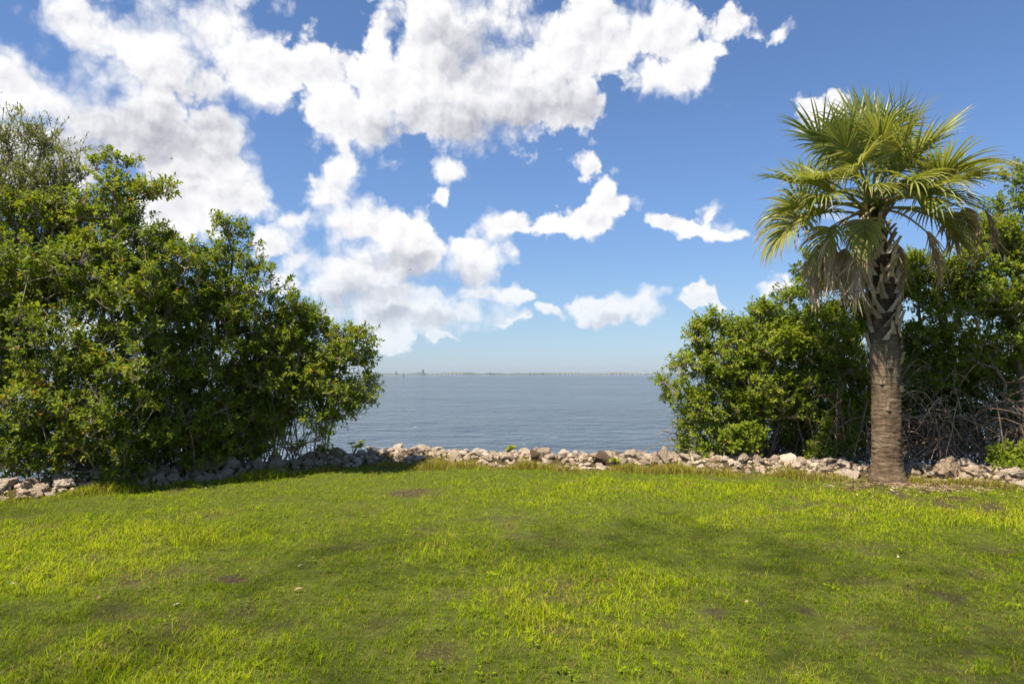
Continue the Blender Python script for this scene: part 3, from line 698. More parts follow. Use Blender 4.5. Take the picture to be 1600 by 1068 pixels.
def make_roots():
    """tangle of arching prop roots under the right-hand mangroves"""
    rng = np.random.default_rng(5)
    def arch(p0, p1, h, n=9):
        t = np.linspace(0, 1, n)[:, None]
        p = p0 * (1 - t) + p1 * t
        p[:, 2] += (np.sin(t[:, 0] ** 0.7 * math.pi)) * h
        return p + np.cumsum(rng.normal(0, 0.012, (n, 3)), 0)
    mains = [ob for ob in COL.objects if ob.name.startswith("mangrove_tree") and ob.location.x > 3]
    for ob in mains:
        c = np.array(ob.location); bushy = c[0] < 6
        span = 2.6 if c[0] > 8 else 1.9 if not bushy else 1.15; top_h = 0.75 if bushy else 1.25; rm = BARK if bushy else ROOT
        for i in range(22 if not bushy else 8):
            x = c[0] + rng.uniform(-span, span); y = c[1] + (rng.uniform(-1.5, 0.3) if not bushy else rng.uniform(-.45, .5))
            g = gz(x, y)
            foot = np.array([x, y, g - 0.06]); a = rng.uniform(0, 6.28)
            top = np.array([x + math.cos(a) * rng.uniform(.15, .9), y + abs(math.sin(a)) * 0.7, g + rng.uniform(0.5, 1.2) * top_h])
            b = MB(); b.tube(arch(top, foot, rng.uniform(0.05, 0.25)) - c, np.linspace(rng.uniform(.011, .018), rng.uniform(.009, .014), 9), 6, a=rng.random())
            link("prop_root", b.mesh("prop_root", [rm], True), ob)
        b = MB()
        for i in range(900 if c[0] > 8 else 620 if not bushy else 420):
            x = c[0] + rng.uniform(-span, span) * 1.05; y = c[1] + (rng.uniform(-1.6, 0.9) if not bushy else rng.uniform(.0, 1.3))
            g = gz(x, y)
            k = rng.random()
            if k < 0.68:
                a = rng.uniform(0, 6.28); l = rng.uniform(.3, 1.1)
                p0 = np.array([x, y, g + rng.uniform(.1, 1.35) * top_h]); p1 = p0 + np.array([math.cos(a) * l, math.sin(a) * l * .7, rng.uniform(-.6, .3)])
                p1[2] = max(p1[2], g - .05)
                pts = arch(p0, p1, rng.uniform(-.05, .25), 6)
            else:
                p1 = np.array([x, y, g - .05]); p0 = p1 + np.array([rng.normal(0, .22), rng.normal(0, .2), rng.uniform(.4, 1.25) * top_h])
                pts = arch(p0, p1, rng.uniform(0, .12), 6)
            b.tube(pts - c, rng.uniform(.004, .0115), 5, a=rng.random(), cap=False)
        t = link("root_tangle", b.mesh("root_tangle", [rm], True), ob); t["kind"] = "stuff"
    # thinner dark stems inside the left mass
    for ob in [o for o in COL.objects if o.name.startswith("mangrove_tree") and o.location.x < 0]:
        c = np.array(ob.location); b = MB()
        for i in range(60):
            x = c[0] + rng.uniform(-1.4, 1.4); y = c[1] + rng.uniform(.0, 1.0); g = gz(x, y)
            p1 = np.array([x, y, g - .05]); p0 = p1 + np.array([rng.normal(0, .3), rng.normal(0, .25), rng.uniform(.6, 1.8)])
            b.tube(arch(p0, p1, rng.uniform(0, .15), 6) - c, rng.uniform(.005, .012), 5, a=rng.random() * .6, cap=False)
        t = link("root_tangle", b.mesh("root_tangle", [BARK], True), ob); t["kind"] = "stuff"

def build_shade_tree():
    # unseen tall tree added behind the viewer; crown shaped to throw soft broken shade on the lawn
    H = 24.0
    spots = [(-2.3, 4.5, 1.3), (-1.2, 6.1, 1.1), (2.3, 6.0, 1.5), (3.2, 4.4, 1.3), (1.6, 7.1, .7), (-.7, 3.6, .8), (.3, 6.4, .8), (-3.4, 3.6, 1.0), (4.6, 5.9, .9), (1.9, 3.6, .8), (-5.9, 7.9, .7), (-2.6, 7.2, .6)]
    rng = np.random.default_rng(4)
    lumps, stems = [], []
    for x, y, r in spots:
        h = H + rng.uniform(-1.5, 1.5)
        c = (x + SUN.x / SUN.z * h, y + SUN.y / SUN.z * h, h)
        lumps.append((c, (r * 1.40, r * 1.30, 1.4), 1.0))
    stems = [[(-8.0, -9.0, 14.0), (-8.6, -5.0, 22.0)], [(-8.0, -9.0, 14.0), (-10.5, -5.0, 22.0)], [(-8.0, -9.0, 14.0), (-6.4, -4.0, 22.5)]]
    tree("added_shade_tree", "unseen tall thin-crowned tree added behind the viewer to shade the near lawn softly", (-8.0, -9.5, gz(-8.0, -9.5)), stems, lumps, 640, 51, LEAF_A,
         r_max=0.20, r_tip=0.003, r_pow=.45, per_tip=2, ros=5, L=0.08, W=0.040, spread=.5, along=.1, up=.1, shell=.05)

build_left_trees(); build_right_trees(); make_roots(); build_shade_tree()

# ------------------------------------------------------------------ cabbage palm
def build_palm():
    Y = 10.35
    base = at(1386, 748, Y); base.z = gz(base.x, base.y) - 0.03
    B = np.array(base)
    o = tag(empty("palm_tree", tuple(base)), "tall fan palm with ringed trunk and brown hanging dead fronds, standing among the rocks", "palm tree")
    s = Y / FPX
    cx = lambda py: np.interp(py, [317, 340, 450, 600, 700, 748], [1362, 1366, 1379, 1384, 1386, 1386])
    hw = lambda py: np.interp(py, [317, 340, 400, 470, 520, 560, 640, 690, 715, 735, 748], [8, 12, 17, 18, 19, 20.5, 21, 21, 21.5, 23.5, 26.5])
    # trunk
    tm, N, out = mat("palm_trunk_bark")
    co = obj_co(N)
    mp = N.new('ShaderNodeMapping'); N.put(mp.inputs[0], co); mp.inputs['Scale'].default_value = (1.3, 1.3, 5)
    n1 = N.noise(mp.outputs[0], 6.0, 6, 0.7)
    n2 = N.noise(co, 3.0, 4, 0.6)
    mp2 = N.new('ShaderNodeMapping'); N.put(mp2.inputs[0], co); mp2.inputs['Scale'].default_value = (6, 6, 0.8)
    n3 = N.noise(mp2.outputs[0], 7.0, 4, 0.6)
    f = N.math('ADD', N.math('MULTIPLY', n1, 0.6), N.math('ADD', N.math('MULTIPLY', n2, 0.55), N.math('MULTIPLY', n3, 0.2)))
    f = N.math('SUBTRACT', N.math('SUBTRACT', f, 0.06), attr(N, 'fibre'))
    col = N.ramp(f, [(0.34, (0.024, 0.015, 0.010)), (0.47, (0.075, 0.046, 0.028)), (0.61, (0.14, 0.097, 0.061)), (0.78, (0.27, 0.20, 0.135))])
    principled(N, out, col, 0.95, N.math('ADD', n1, N.math('MULTIPLY', n3, 0.6)), 0.8, 0.03, 0.15)
    pys = np.linspace(752, 317, 260); S = 56
    rng = np.random.default_rng(9)
    rows = []
    ringn = np.cumsum(rng.uniform(0.5, 1.5, 400))
    for i, py in enumerate(pys):
        c = np.array(at(cx(py), py, Y)) - B; r = hw(py) * s
        an = np.arange(S) / S * 2 * math.pi
        z = c[2]
        saw = ((z * 15.0 + 0.7 * math.sin(z * 5) + 0.35 * np.sin(an * 2 + z * 3) + 0.2 * np.sin(an * 5 + z * 9)) % 1.0)
        rr = r * (1 + 0.012 * np.sin(an * 3 + z * 2) + 0.01 * np.sin(an * 7 - z * 5)) + (0.0025 + .0025 * np.sin(an * 2 + z * 4)) * (1 - saw) ** 2 + 0.010 * np.array([mnoise.noise(Vector((math.cos(q) * 1.2, math.sin(q) * 1.2, z * 26))) for q in an]) + rng.normal(0, .0018, S)
        if py > 725: rr += 0.02 * np.abs(np.sin(an * 9 + 1)) * (py - 725) / 25
        rows.append(np.stack([c[0] + rr * np.cos(an), c[1] + rr * np.sin(an), np.full(S, z)], -1))
    v = np.concatenate(rows); i = np.arange(len(pys) - 1)[:, None] * S; k = np.arange(S)[None, :]; k2 = (k + 1) % S
    q = np.stack([i + k, i + k2, i + S + k2, i + S + k], -1).reshape(-1, 4)
    link("trunk", mesh_of("trunk", v, q, None, [tm], {'fibre': np.repeat(np.interp(pys, [490, 548], [.15, 0.]), S)}, True), o)
    # cut leaf bases criss-crossing the upper trunk
    bm_, N, out = mat("leaf_boot_wood")
    co = obj_co(N)
    mp = N.new('ShaderNodeMapping'); N.put(mp.inputs[0], co); mp.inputs['Scale'].default_value = (8, 8, 1.0)
    n = N.noise(mp.outputs[0], 8.0, 5, 0.65)
    col = N.ramp(N.math('ADD', N.math('MULTIPLY', n, 0.7), N.math('MULTIPLY', attr(N), 0.35)), [(0.28, (0.10, 0.065, 0.042)), (0.5, (0.33, 0.235, 0.155)), (0.78, (0.58, 0.46, 0.34))])
    principled(N, out, col, 0.9, n, 0.6, 0.01, 0.2)
    def boot(py, an, length, width, lean, twist):
        c = np.array(at(cx(py), py, Y)) - B; r = hw(py) * s * 0.97
        e = np.array([math.cos(an), math.sin(an), 0]); t = np.array([-math.sin(an), math.cos(an), 0]); z = np.array([0, 0, 1.0])
        p0 = c + e * r
        V = []
        for u in np.linspace(0, 1, 5):
            w = width * (1.0 - 0.55 * u + .12 * math.sin(u * 9 + an * 3)); th = 0.028 * (1 - .3 * u) + .008
            p = p0 + z * length * u * math.cos(twist) + t * length * u * math.sin(twist) + e * (0.012 + lean * u ** 1.5 * length)
            V += [p - t * w / 2 - e * th * .3, p + e * th, p + t * w / 2 - e * th * .3, p - e * th * .6]
        q = []
        for j in range(4):
            for m in range(4):
                q.append((j * 4 + m, j * 4 + (m + 1) % 4, j * 4 + 4 + (m + 1) % 4, j * 4 + 4 + m))
        q += [(16, 17, 18, 19), (3, 2, 1, 0)]
        b = MB(); b.add(V, q, a=rng.random())
        link("leaf_base", b.mesh("leaf_base", [bm_]), o)
    i = 0
    for py in np.linspace(575, 345, 108):
        an = i * 2.399963 + rng.normal(0, .12); i += 1
        sparse = py > 520
        if py > 525 and i % 3: continue
        if py > 552 and i % 2: continue
        boot(py + rng.normal(0, 4), an, rng.uniform(.22, .34) if not sparse else rng.uniform(.15, .26), rng.uniform(.075, .12), rng.uniform(.2, .5) if not sparse else rng.uniform(.05, .28), (0.42 if i % 2 else -0.42) + rng.normal(0, .12))
    for py, an in ((588, -1.2), (600, -2.3), (612, -.7), (640, -1.9), (575, -1.75)):
        boot(py, an, rng.uniform(.08, .13), rng.uniform(.07, .10), .12, rng.normal(0, .3))
    # fronds
    fm, N, out = mat("palm_frond_leaf")
    t = attr(N)
    n = N.noise(obj_co(N), 3.0, 4, 0.6)
    col = N.ramp(N.math('ADD', t, N.math('MULTIPLY', N.math('SUBTRACT', n, .5), .25), clamp=True),
                 [(0.0, (0.060, 0.078, 0.012)), (0.25, (0.165, 0.200, 0.034)), (0.48, (0.33, 0.325, 0.075)), (0.62, (0.26, 0.26, 0.075)), (0.74, (0.30, 0.22, 0.11)), (0.88, (0.36, 0.23, 0.13)), (1.0, (0.58, 0.44, 0.30))])
    leafy(N, out, col, 0.42, 0.33, N.mix(1.0, col, (1.5, 1.5, 0.9, 1), 'MULTIPLY'))
    pm, N, out = mat("palm_petiole"); principled(N, out, N.ramp(attr(N), [(0.0, (0.10, 0.15, 0.035)), (0.5, (0.22, 0.22, 0.07)), (1.0, (0.30, 0.20, 0.12))]), 0.5)
    hub = np.array(at(1362, 322, Y)) - B
    down = np.array([0, 0, -1.0])
    def frond(P0, tgt, aim, blade, droop, tint, nseg=46, amax=2.5, fold=0.5, dead=0.0, wob=0.12):
        """petiole from P0 to tgt (blade base); the fan opens about the direction aim"""
        P0 = np.array(P0); tgt = np.array(tgt)
        d0 = unit(tgt - P0); ax = unit(np.array(aim, float))
        side = np.cross(ax, np.array([0, 0, 1.0]))
        if np.linalg.norm(side) < 0.2: side = np.cross(ax, np.array([0, 1.0, 0.2]))
        side = unit(side); roll = rng.normal(0, .35); nrm = np.cross(side, ax)
        side, nrm = side * math.cos(roll) + nrm * math.sin(roll), nrm * math.cos(roll) - side * math.sin(roll)
        b = MB()
        costa = blade * 0.38
        for k in range(nseg):
            a = (k / (nseg - 1) * 2 - 1) * amax + rng.normal(0, .02)
            fr = 1 - abs(a) / amax
            org = tgt + ax * costa * fr ** 1.2 + down * 0.10 * fr * fr * blade * (1 + dead)
            spread = 1.0 - dead * 0.62
            dirv = unit(ax * math.cos(a * spread) + side * math.sin(a * spread) + nrm * (fold * abs(math.sin(a * spread)) + rng.normal(0, .07)))
            Ls = blade * (0.62 + 0.38 * fr ** 0.6) * rng.uniform(.9, 1.06) * (1 - 0.15 * fr)
            dr = droop * (.78 if dead < .1 else 1.0) * rng.uniform(.7, 1.35) + dead * 0.5
            pts = []; cur = org.copy(); dv = dirv.copy(); n = 9; curl = rng.normal(0, wob * 0.25, 3)
            for j in range(n):
                pts.append(cur.copy())
                u = (j + 1) / n
                dv = unit(dv + down * dr * (0.05 + 0.45 * u * u) + curl * u * (1 + 1.5 * dead))
                cur = cur + dv * Ls / (n - 1)
            pts = np.array(pts); tan = np.gradient(pts, axis=0); tan = unit(tan)
            wv = unit(np.cross(tan, nrm + rng.normal(0, .15, 3)))
            nn = np.cross(wv, tan)
            uu = np.linspace(0, 1, n)
            w = np.interp(uu, [0, .12, .4, .7, 1], [.009, .0185, .018, .011, .001]) * (1 + .25 * dead) * blade / .85
            sp = 0.55
            Lv = pts - wv * w[:, None] + nn * w[:, None] * sp; Rv = pts + wv * w[:, None] + nn * w[:, None] * sp
            vv = np.stack([Lv, pts, Rv], 1).reshape(-1, 3)
            j = np.arange(n - 1)[:, None] * 3
            q = np.concatenate([j + np.array([[0, 1, 4, 3]]), j + np.array([[1, 2, 5, 4]])])
            tt = tint + rng.normal(0, .06)
            tipb = np.clip((uu - rng.uniform(.55, .95)) * 2.0, 0, .45) * (0.8 if tint > .3 else .35)
            b.add(vv, q, a=np.clip(np.repeat(tt + tipb, 3), 0, 1))
        ob = link("frond", b.mesh("frond", [fm]), o)
        tt = np.linspace(0, 1, 8)[:, None]
        L = np.linalg.norm(tgt - P0)
        pts = P0 * (1 - tt) + tgt * tt + np.array([0, 0, 1.0]) * np.sin(tt * math.pi) * L * (0.06 + .1 * dead)
        p = MB(); p.tube(np.concatenate([pts, [tgt + ax * costa * .5 + down * .02]]), np.concatenate([np.linspace(.024, .011, 8), [.006]]), 6, a=min(1, tint * .9 + dead * .4))
        link("petiole", p.mesh("petiole", [pm], True), ob)
        return ob
    def fr(px, py, dy, ax_px, ax_py, ady, blade=.85, droop=.35, tint=.3, dead=0.0, lab=None, h0=None, **kw):
        tgt = np.array(at(px, py, Y + dy)) - B
        p0 = hub + np.array([rng.normal(0, .05), rng.normal(0, .05), rng.normal(0, .05) - .05]) if h0 is None else np.array(at(h0[0], h0[1], Y + h0[2])) - B
        aim = np.array(at(ax_px, ax_py, Y + ady)) - B - tgt
        f = frond(p0, tgt, aim, blade, droop, tint, dead=dead, **kw)
        if lab: f["label"] = lab
    G = [  # blade base (pixel, depth), aim (pixel, depth)
        (1362, 225, .0, 1368, 100, .1, .95, .30, .22), (1345, 215, .35, 1330, 90, .6, .95, .3, .18), (1395, 222, .3, 1440, 100, .5, .95, .35, .25), (1372, 235, -.45, 1385, 150, -1.2, .85, .75, .36), (1345, 262, -.6, 1330, 230, -1.6, .8, .9, .42),
        (1300, 238, -.1, 1225, 150, -.2, .92, .4, .22), (1312, 255, .5, 1240, 180, 1.0, .9, .5, .16), (1290, 280, -.45, 1215, 260, -.9, .85, .7, .33), (1275, 290, .15, 1170, 255, .3, .88, .5, .2), (1268, 318, -.15, 1190, 320, -.35, .85, .85, .38), (1290, 315, .5, 1220, 310, 1.0, .85, .7, .24),
        (1430, 240, .0, 1510, 165, .0, .95, .4, .33), (1425, 250, .55, 1490, 170, 1.0, .9, .45, .18), (1455, 268, -.4, 1540, 240, -.8, .92, .65, .42), (1470, 282, .2, 1590, 245, .3, .95, .5, .36), (1440, 295, -.5, 1480, 310, -1.3, .85, .95, .33), (1465, 300, .45, 1560, 310, .9, .85, .8, .22), (1420, 280, -.65, 1440, 270, -1.6, .8, .9, .36),
        (1400, 270, .8, 1430, 200, 1.8, .85, .6, .14), (1330, 265, .8, 1300, 200, 1.8, .85, .6, .14), (1385, 300, .9, 1400, 290, 2.2, .8, .9, .16),
        (1410, 265, -.2, 1470, 200, -.4, .92, .5, .28), (1485, 270, -.1, 1570, 255, -.2, .9, .7, .38), (1335, 245, -.35, 1285, 165, -.6, .9, .55, .32), (1400, 245, -.5, 1440, 160, -1.0, .88, .6, .4), (1305, 300, -.45, 1255, 300, -1.0, .8, .95, .38), (1428, 300, -.45, 1470, 280, -1.0, .85, .9, .36), (1360, 290, -.75, 1355, 270, -1.8, .78, 1.0, .4), (1440, 325, -.1, 1490, 345, -.2, .8, 1.1, .38), (1290, 332, .2, 1235, 345, .4, .8, 1.1, .35),
        (1375, 215, .5, 1380, 100, 1.0, .95, .3, .15),
    ]
    for g in G: fr(*g)
    # yellowing ones that hang in front of the trunk and at the lower left
    fr(1352, 345, -.42, 1350, 420, -.75, .66, 1.1, .55, .25, "pale yellow-green frond hanging in front of the trunk", amax=1.9)
    fr(1345, 348, -.30, 1335, 400, -.5, .55, 1.1, .46, .2, amax=1.8)
    fr(1245, 338, -.1, 1190, 385, -.2, .8, 1.1, .56, .15, "drooping frond at the far left with brown dry tips", amax=2.0)
    fr(1296, 356, -.1, 1270, 420, -.2, .7, 1.1, .5, .2, amax=1.9)
    D = [(1302, 372, -.25, 1296, 450, -.3, .95), (1276, 392, -.05, 1270, 470, -.05, .86), (1345, 392, -.32, 1338, 450, -.34, .9), (1322, 388, -.2, 1318, 450, -.22, .84), (1398, 380, .1, 1412, 440, .15, .9), (1448, 362, -.2, 1478, 430, -.25, .97), (1505, 325, .0, 1530, 365, .0, .85), (1485, 330, .25, 1495, 380, .3, .8), (1540, 328, .1, 1556, 370, .1, .83)]
    for px, py, dy, ax, ay, ady, tint in D:
        fr(px, py, dy, ax, ay, ady, .72 if px < 1480 else .62, 1.3, tint, .85, "dry brown frond hanging limp below the green ones", amax=2.2, nseg=36, fold=.2, wob=.35)
    fr(1470, 345, .05, 1510, 375, .05, .75, .9, .68, .3, "olive-brown half dead frond on the right side", amax=2.2)

build_palm()

# ------------------------------------------------------------------ rocks along the shore
def rock_material(name, stops):
    m, N, out = mat(name)
    co = obj_co(N)
    n = N.noise(co, 4.5, 6, 0.62)
    f = N.math('ADD', N.math('MULTIPLY', n, .8), N.math('MULTIPLY', N.new('ShaderNodeObjectInfo').outputs['Random'], .30))
    pits = N.smooth(N.noise(co, 22.0, 4, .6), .38, .5, .45, 1.0)
    col = N.mix(1.0, N.ramp(f, stops), N.mix(pits, (.55, .5, .45, 1), (1, 1, 1, 1)), 'MULTIPLY')
    principled(N, out, col, 0.95, N.math('ADD', N.noise(co, 16.0, 7, .7), N.math('MULTIPLY', pits, .5)), 0.8, 0.05, 0.15)
    return m
ROCK = rock_material("pale_limestone", [(0.30, (0.27, 0.19, 0.125)), (0.46, (0.49, 0.385, 0.28)), (0.62, (0.63, 0.52, 0.405)), (0.85, (0.74, 0.65, 0.54))])
ROCK_DARK = rock_material("weathered_grey_limestone", [(0.30, (0.22, 0.15, 0.095)), (0.5, (0.47, 0.355, 0.25)), (0.8, (0.62, 0.51, 0.38))])
ROCK_BROWN = rock_material("brown_algae_rock", [(0.30, (0.05, 0.034, 0.022)), (0.55, (0.12, 0.08, 0.05)), (0.95, (0.26, 0.19, 0.13))])

def rock_mesh(seed, m, sub=4):
    rng = np.random.default_rng(seed)
    import bmesh
    bm = bmesh.new(); bmesh.ops.create_icosphere(bm, subdivisions=sub, radius=1.0)
    P = np.array([v.co[:] for v in bm.verts])
    for _ in range(15):
        n = unit(rng.normal(size=3)); d = rng.uniform(.42, .80)
        h = P @ n; over = np.maximum(h - d, 0)
        P -= over[:, None] * n * .92
    off = rng.uniform(-50, 50, 3)
    D = unit(P)
    for v, p, dd in zip(bm.verts, P, D):
        q = Vector(p * 1.7 + off); q2 = Vector(p * 5 + off); q3 = Vector(p * 13 + off)
        r = 1.12 + .22 * mnoise.noise(q) + .13 * (abs(mnoise.noise(q2)) * 2 - .5) + .07 * mnoise.noise(q3) + .03 * mnoise.noise(q3 * 2.3)
        v.co = Vector(p * r)
    me = bpy.data.meshes.new("rock"); bm.to_mesh(me); bm.free()
    me.materials.append(m)
    return me

def build_rocks():
    rng = np.random.default_rng(17)
    pale = [rock_mesh(100 + i, ROCK, 4 if i < 12 else 3) for i in range(16)]
    dark = [rock_mesh(200 + i, ROCK_DARK) for i in range(8)]
    brown = [rock_mesh(300 + i, ROCK_BROWN) for i in range(2)]
    protos = {}
    def put(me, x, y, z, size, label, group=None, rot=None, flat=.72):
        key = me.name
        if key not in protos:
            o = link("rock", me); protos[key] = o
        else:
            o = protos[key].copy(); COL.objects.link(o)
            for k in ("group",):
                if k in o: del o[k]
        o.name = "rock"
        o.location = (x, y, z)
        o.rotation_euler = rot or (rng.uniform(-.5, .5), rng.uniform(-.5, .5), rng.uniform(0, 6.28))
        o.scale = (size * rng.uniform(.85, 1.25), size * rng.uniform(.8, 1.1), size * rng.uniform(flat - .12, flat + .15))
        tag(o, label, "rock", group)
        return o
    def height(x, d):
        g = gz(x, float(edge_y(x)) + d)
        return g
    n = 0
    # rubble along the curve: rows from the lawn edge towards the water
    L = {'l': ("weathered grey rock in the shaded row under the left trees", "grey rocks under the left trees"),
         'm': ("pale limestone rock in the sunny row between the trees and in front of the water", "pale rocks in front of the open water"),
         'r': ("pale limestone rock in the row before the sunlit mangrove, left of the palm", "pale rocks left of the palm"),
         'e': ("greyish rock in the row right of the palm trunk", "rocks right of the palm")}
    def zone(x): return 'l' if x < -3.0 else 'm' if x < 3.0 else 'r' if x < 5.5 else 'e'
    for row, (d0, step, smin, smax, zoff) in enumerate(((.14, .23, .05, .10, -.015), (.34, .20, .07, .13, .01), (.58, .20, .08, .15, .02), (.86, .23, .085, .16, .03), (1.2, .7, .09, .15, .01))):
        x = -7.6 + rng.random() * .3
        while x < 8.6:
            slope = 1.0
            ex = x + rng.normal(0, .05); d = d0 + rng.normal(0, .06)
            z_ = zone(ex)
            sz = rng.uniform(smin, smax) * (.92 if z_ in 'mr' else 1.1)
            if rng.random() < .25: sz *= .65
            skip = (z_ in 'le' and row > 3) or (z_ == 'l' and row == 3 and rng.random() < .6) or (z_ == 'e' and row >= 2 and rng.random() < .6) or (abs(ex - 5.68) < .36 and row < 2)
            if -3.6 < ex < -2.0 and row == 0 and rng.random() < .6: skip = True
            if not skip and n < 292:
                me = (dark[rng.integers(8)] if rng.random() < (.75 if z_ == 'l' else .4) else pale[rng.integers(16)]) if z_ in 'le' else (pale[rng.integers(16)] if rng.random() < .93 else dark[rng.integers(8)])
                zz = height(ex, d) + zoff * rng.uniform(.3, 1.2)
                put(me, ex, float(edge_y(ex)) + d, zz + sz * .25, sz, *L[z_]); n += 1
            x += step * rng.uniform(.75, 1.3) * (sz / ((smin + smax) / 2)) ** .5
    # ones that stand out
    def single(px, py, Y, size, me, label, rot=None, flat=.8):
        p = at(px, py, Y); put(me, p.x, p.y, p.z, size, label, None, rot, flat)
    single(937, 716, 11.75, .17, brown[0], "dark brown rock with a shadowed front, among the pale ones by the open water")
    single(1037, 711, 11.7, .13, pale[3], "small upright pale rock alone on top of the row, right end of the water", (0, .1, 1), 1.15)
    single(1228, 725, 11.5, .23, pale[5], "big pointed pale boulder, largest one left of the palm", (0, 0, .4), .85)
    single(1212, 735, 11.3, .18, pale[8], "pale boulder leaning against the foot of the largest one left of the palm")
    single(835, 710, 12.1, .11, brown[1], "reddish brown rock in the pale row just below the small green plant")
    single(1480, 733, 10.45, .20, dark[2], "smooth grey egg-shaped rock standing upright in the row right of the palm", (.1, .2, .3), 1.2)
    single(1525, 740, 10.3, .22, dark[4], "long flat grey slab rock in the row near the right edge", (0, .05, .2), .45)
    single(1330, 742, 10.8, .18, pale[10], "flat white rock on the grass just left of the palm trunk", (.1, 0, 0), .55)
    single(350, 744, 10.6, .20, dark[5], "largest grey boulder in the mound of rocks under the left trees", None, .7)
    single(325, 750, 10.35, .16, dark[6], "grey boulder in front of the largest one in the left mound", None, .7)
    single(200, 762, 9.65, .17, dark[0], "rounded grey rock sitting by itself in the grass edge under the left trees", None, .6)
    single(60, 772, 8.95, .17, pale[1], "pale grey rock near the left edge of the photo, under the dark tree", None, .65)

def build_rubble():
    rng = np.random.default_rng(77)
    mb = MB()
    import bmesh
    bm = bmesh.new(); bmesh.ops.create_icosphere(bm, subdivisions=1, radius=1.0)
    V = np.array([v.co[:] for v in bm.verts]); T = np.array([[v.index for v in f.verts] for f in bm.faces]); bm.free()
    n = 5200
    x = rng.uniform(-8.5, 9.5, n); d = rng.uniform(.12, 1.9, n); y = edge_y(x) + d; z = ground_z(x, y); s = rng.uniform(.02, .062, n)
    for i in range(n):
        P = V * rng.uniform(.6, 1.25, (len(V), 1)) * s[i] * rng.uniform(.7, 1.3, 3)
        a = rng.uniform(0, 6.28); c, q = math.cos(a), math.sin(a)
        P = np.stack([P[:, 0] * c - P[:, 1] * q, P[:, 0] * q + P[:, 1] * c, P[:, 2] * .8], -1) + np.array([x[i], y[i], z[i] + s[i] * .3])
        mb.add(P, None, T, rng.random())
    tag(link("limestone_rubble", mb.mesh("limestone_rubble", [ROCK])), "small pale limestone chips filling the gaps between the shore rocks", "rubble", kind="stuff")

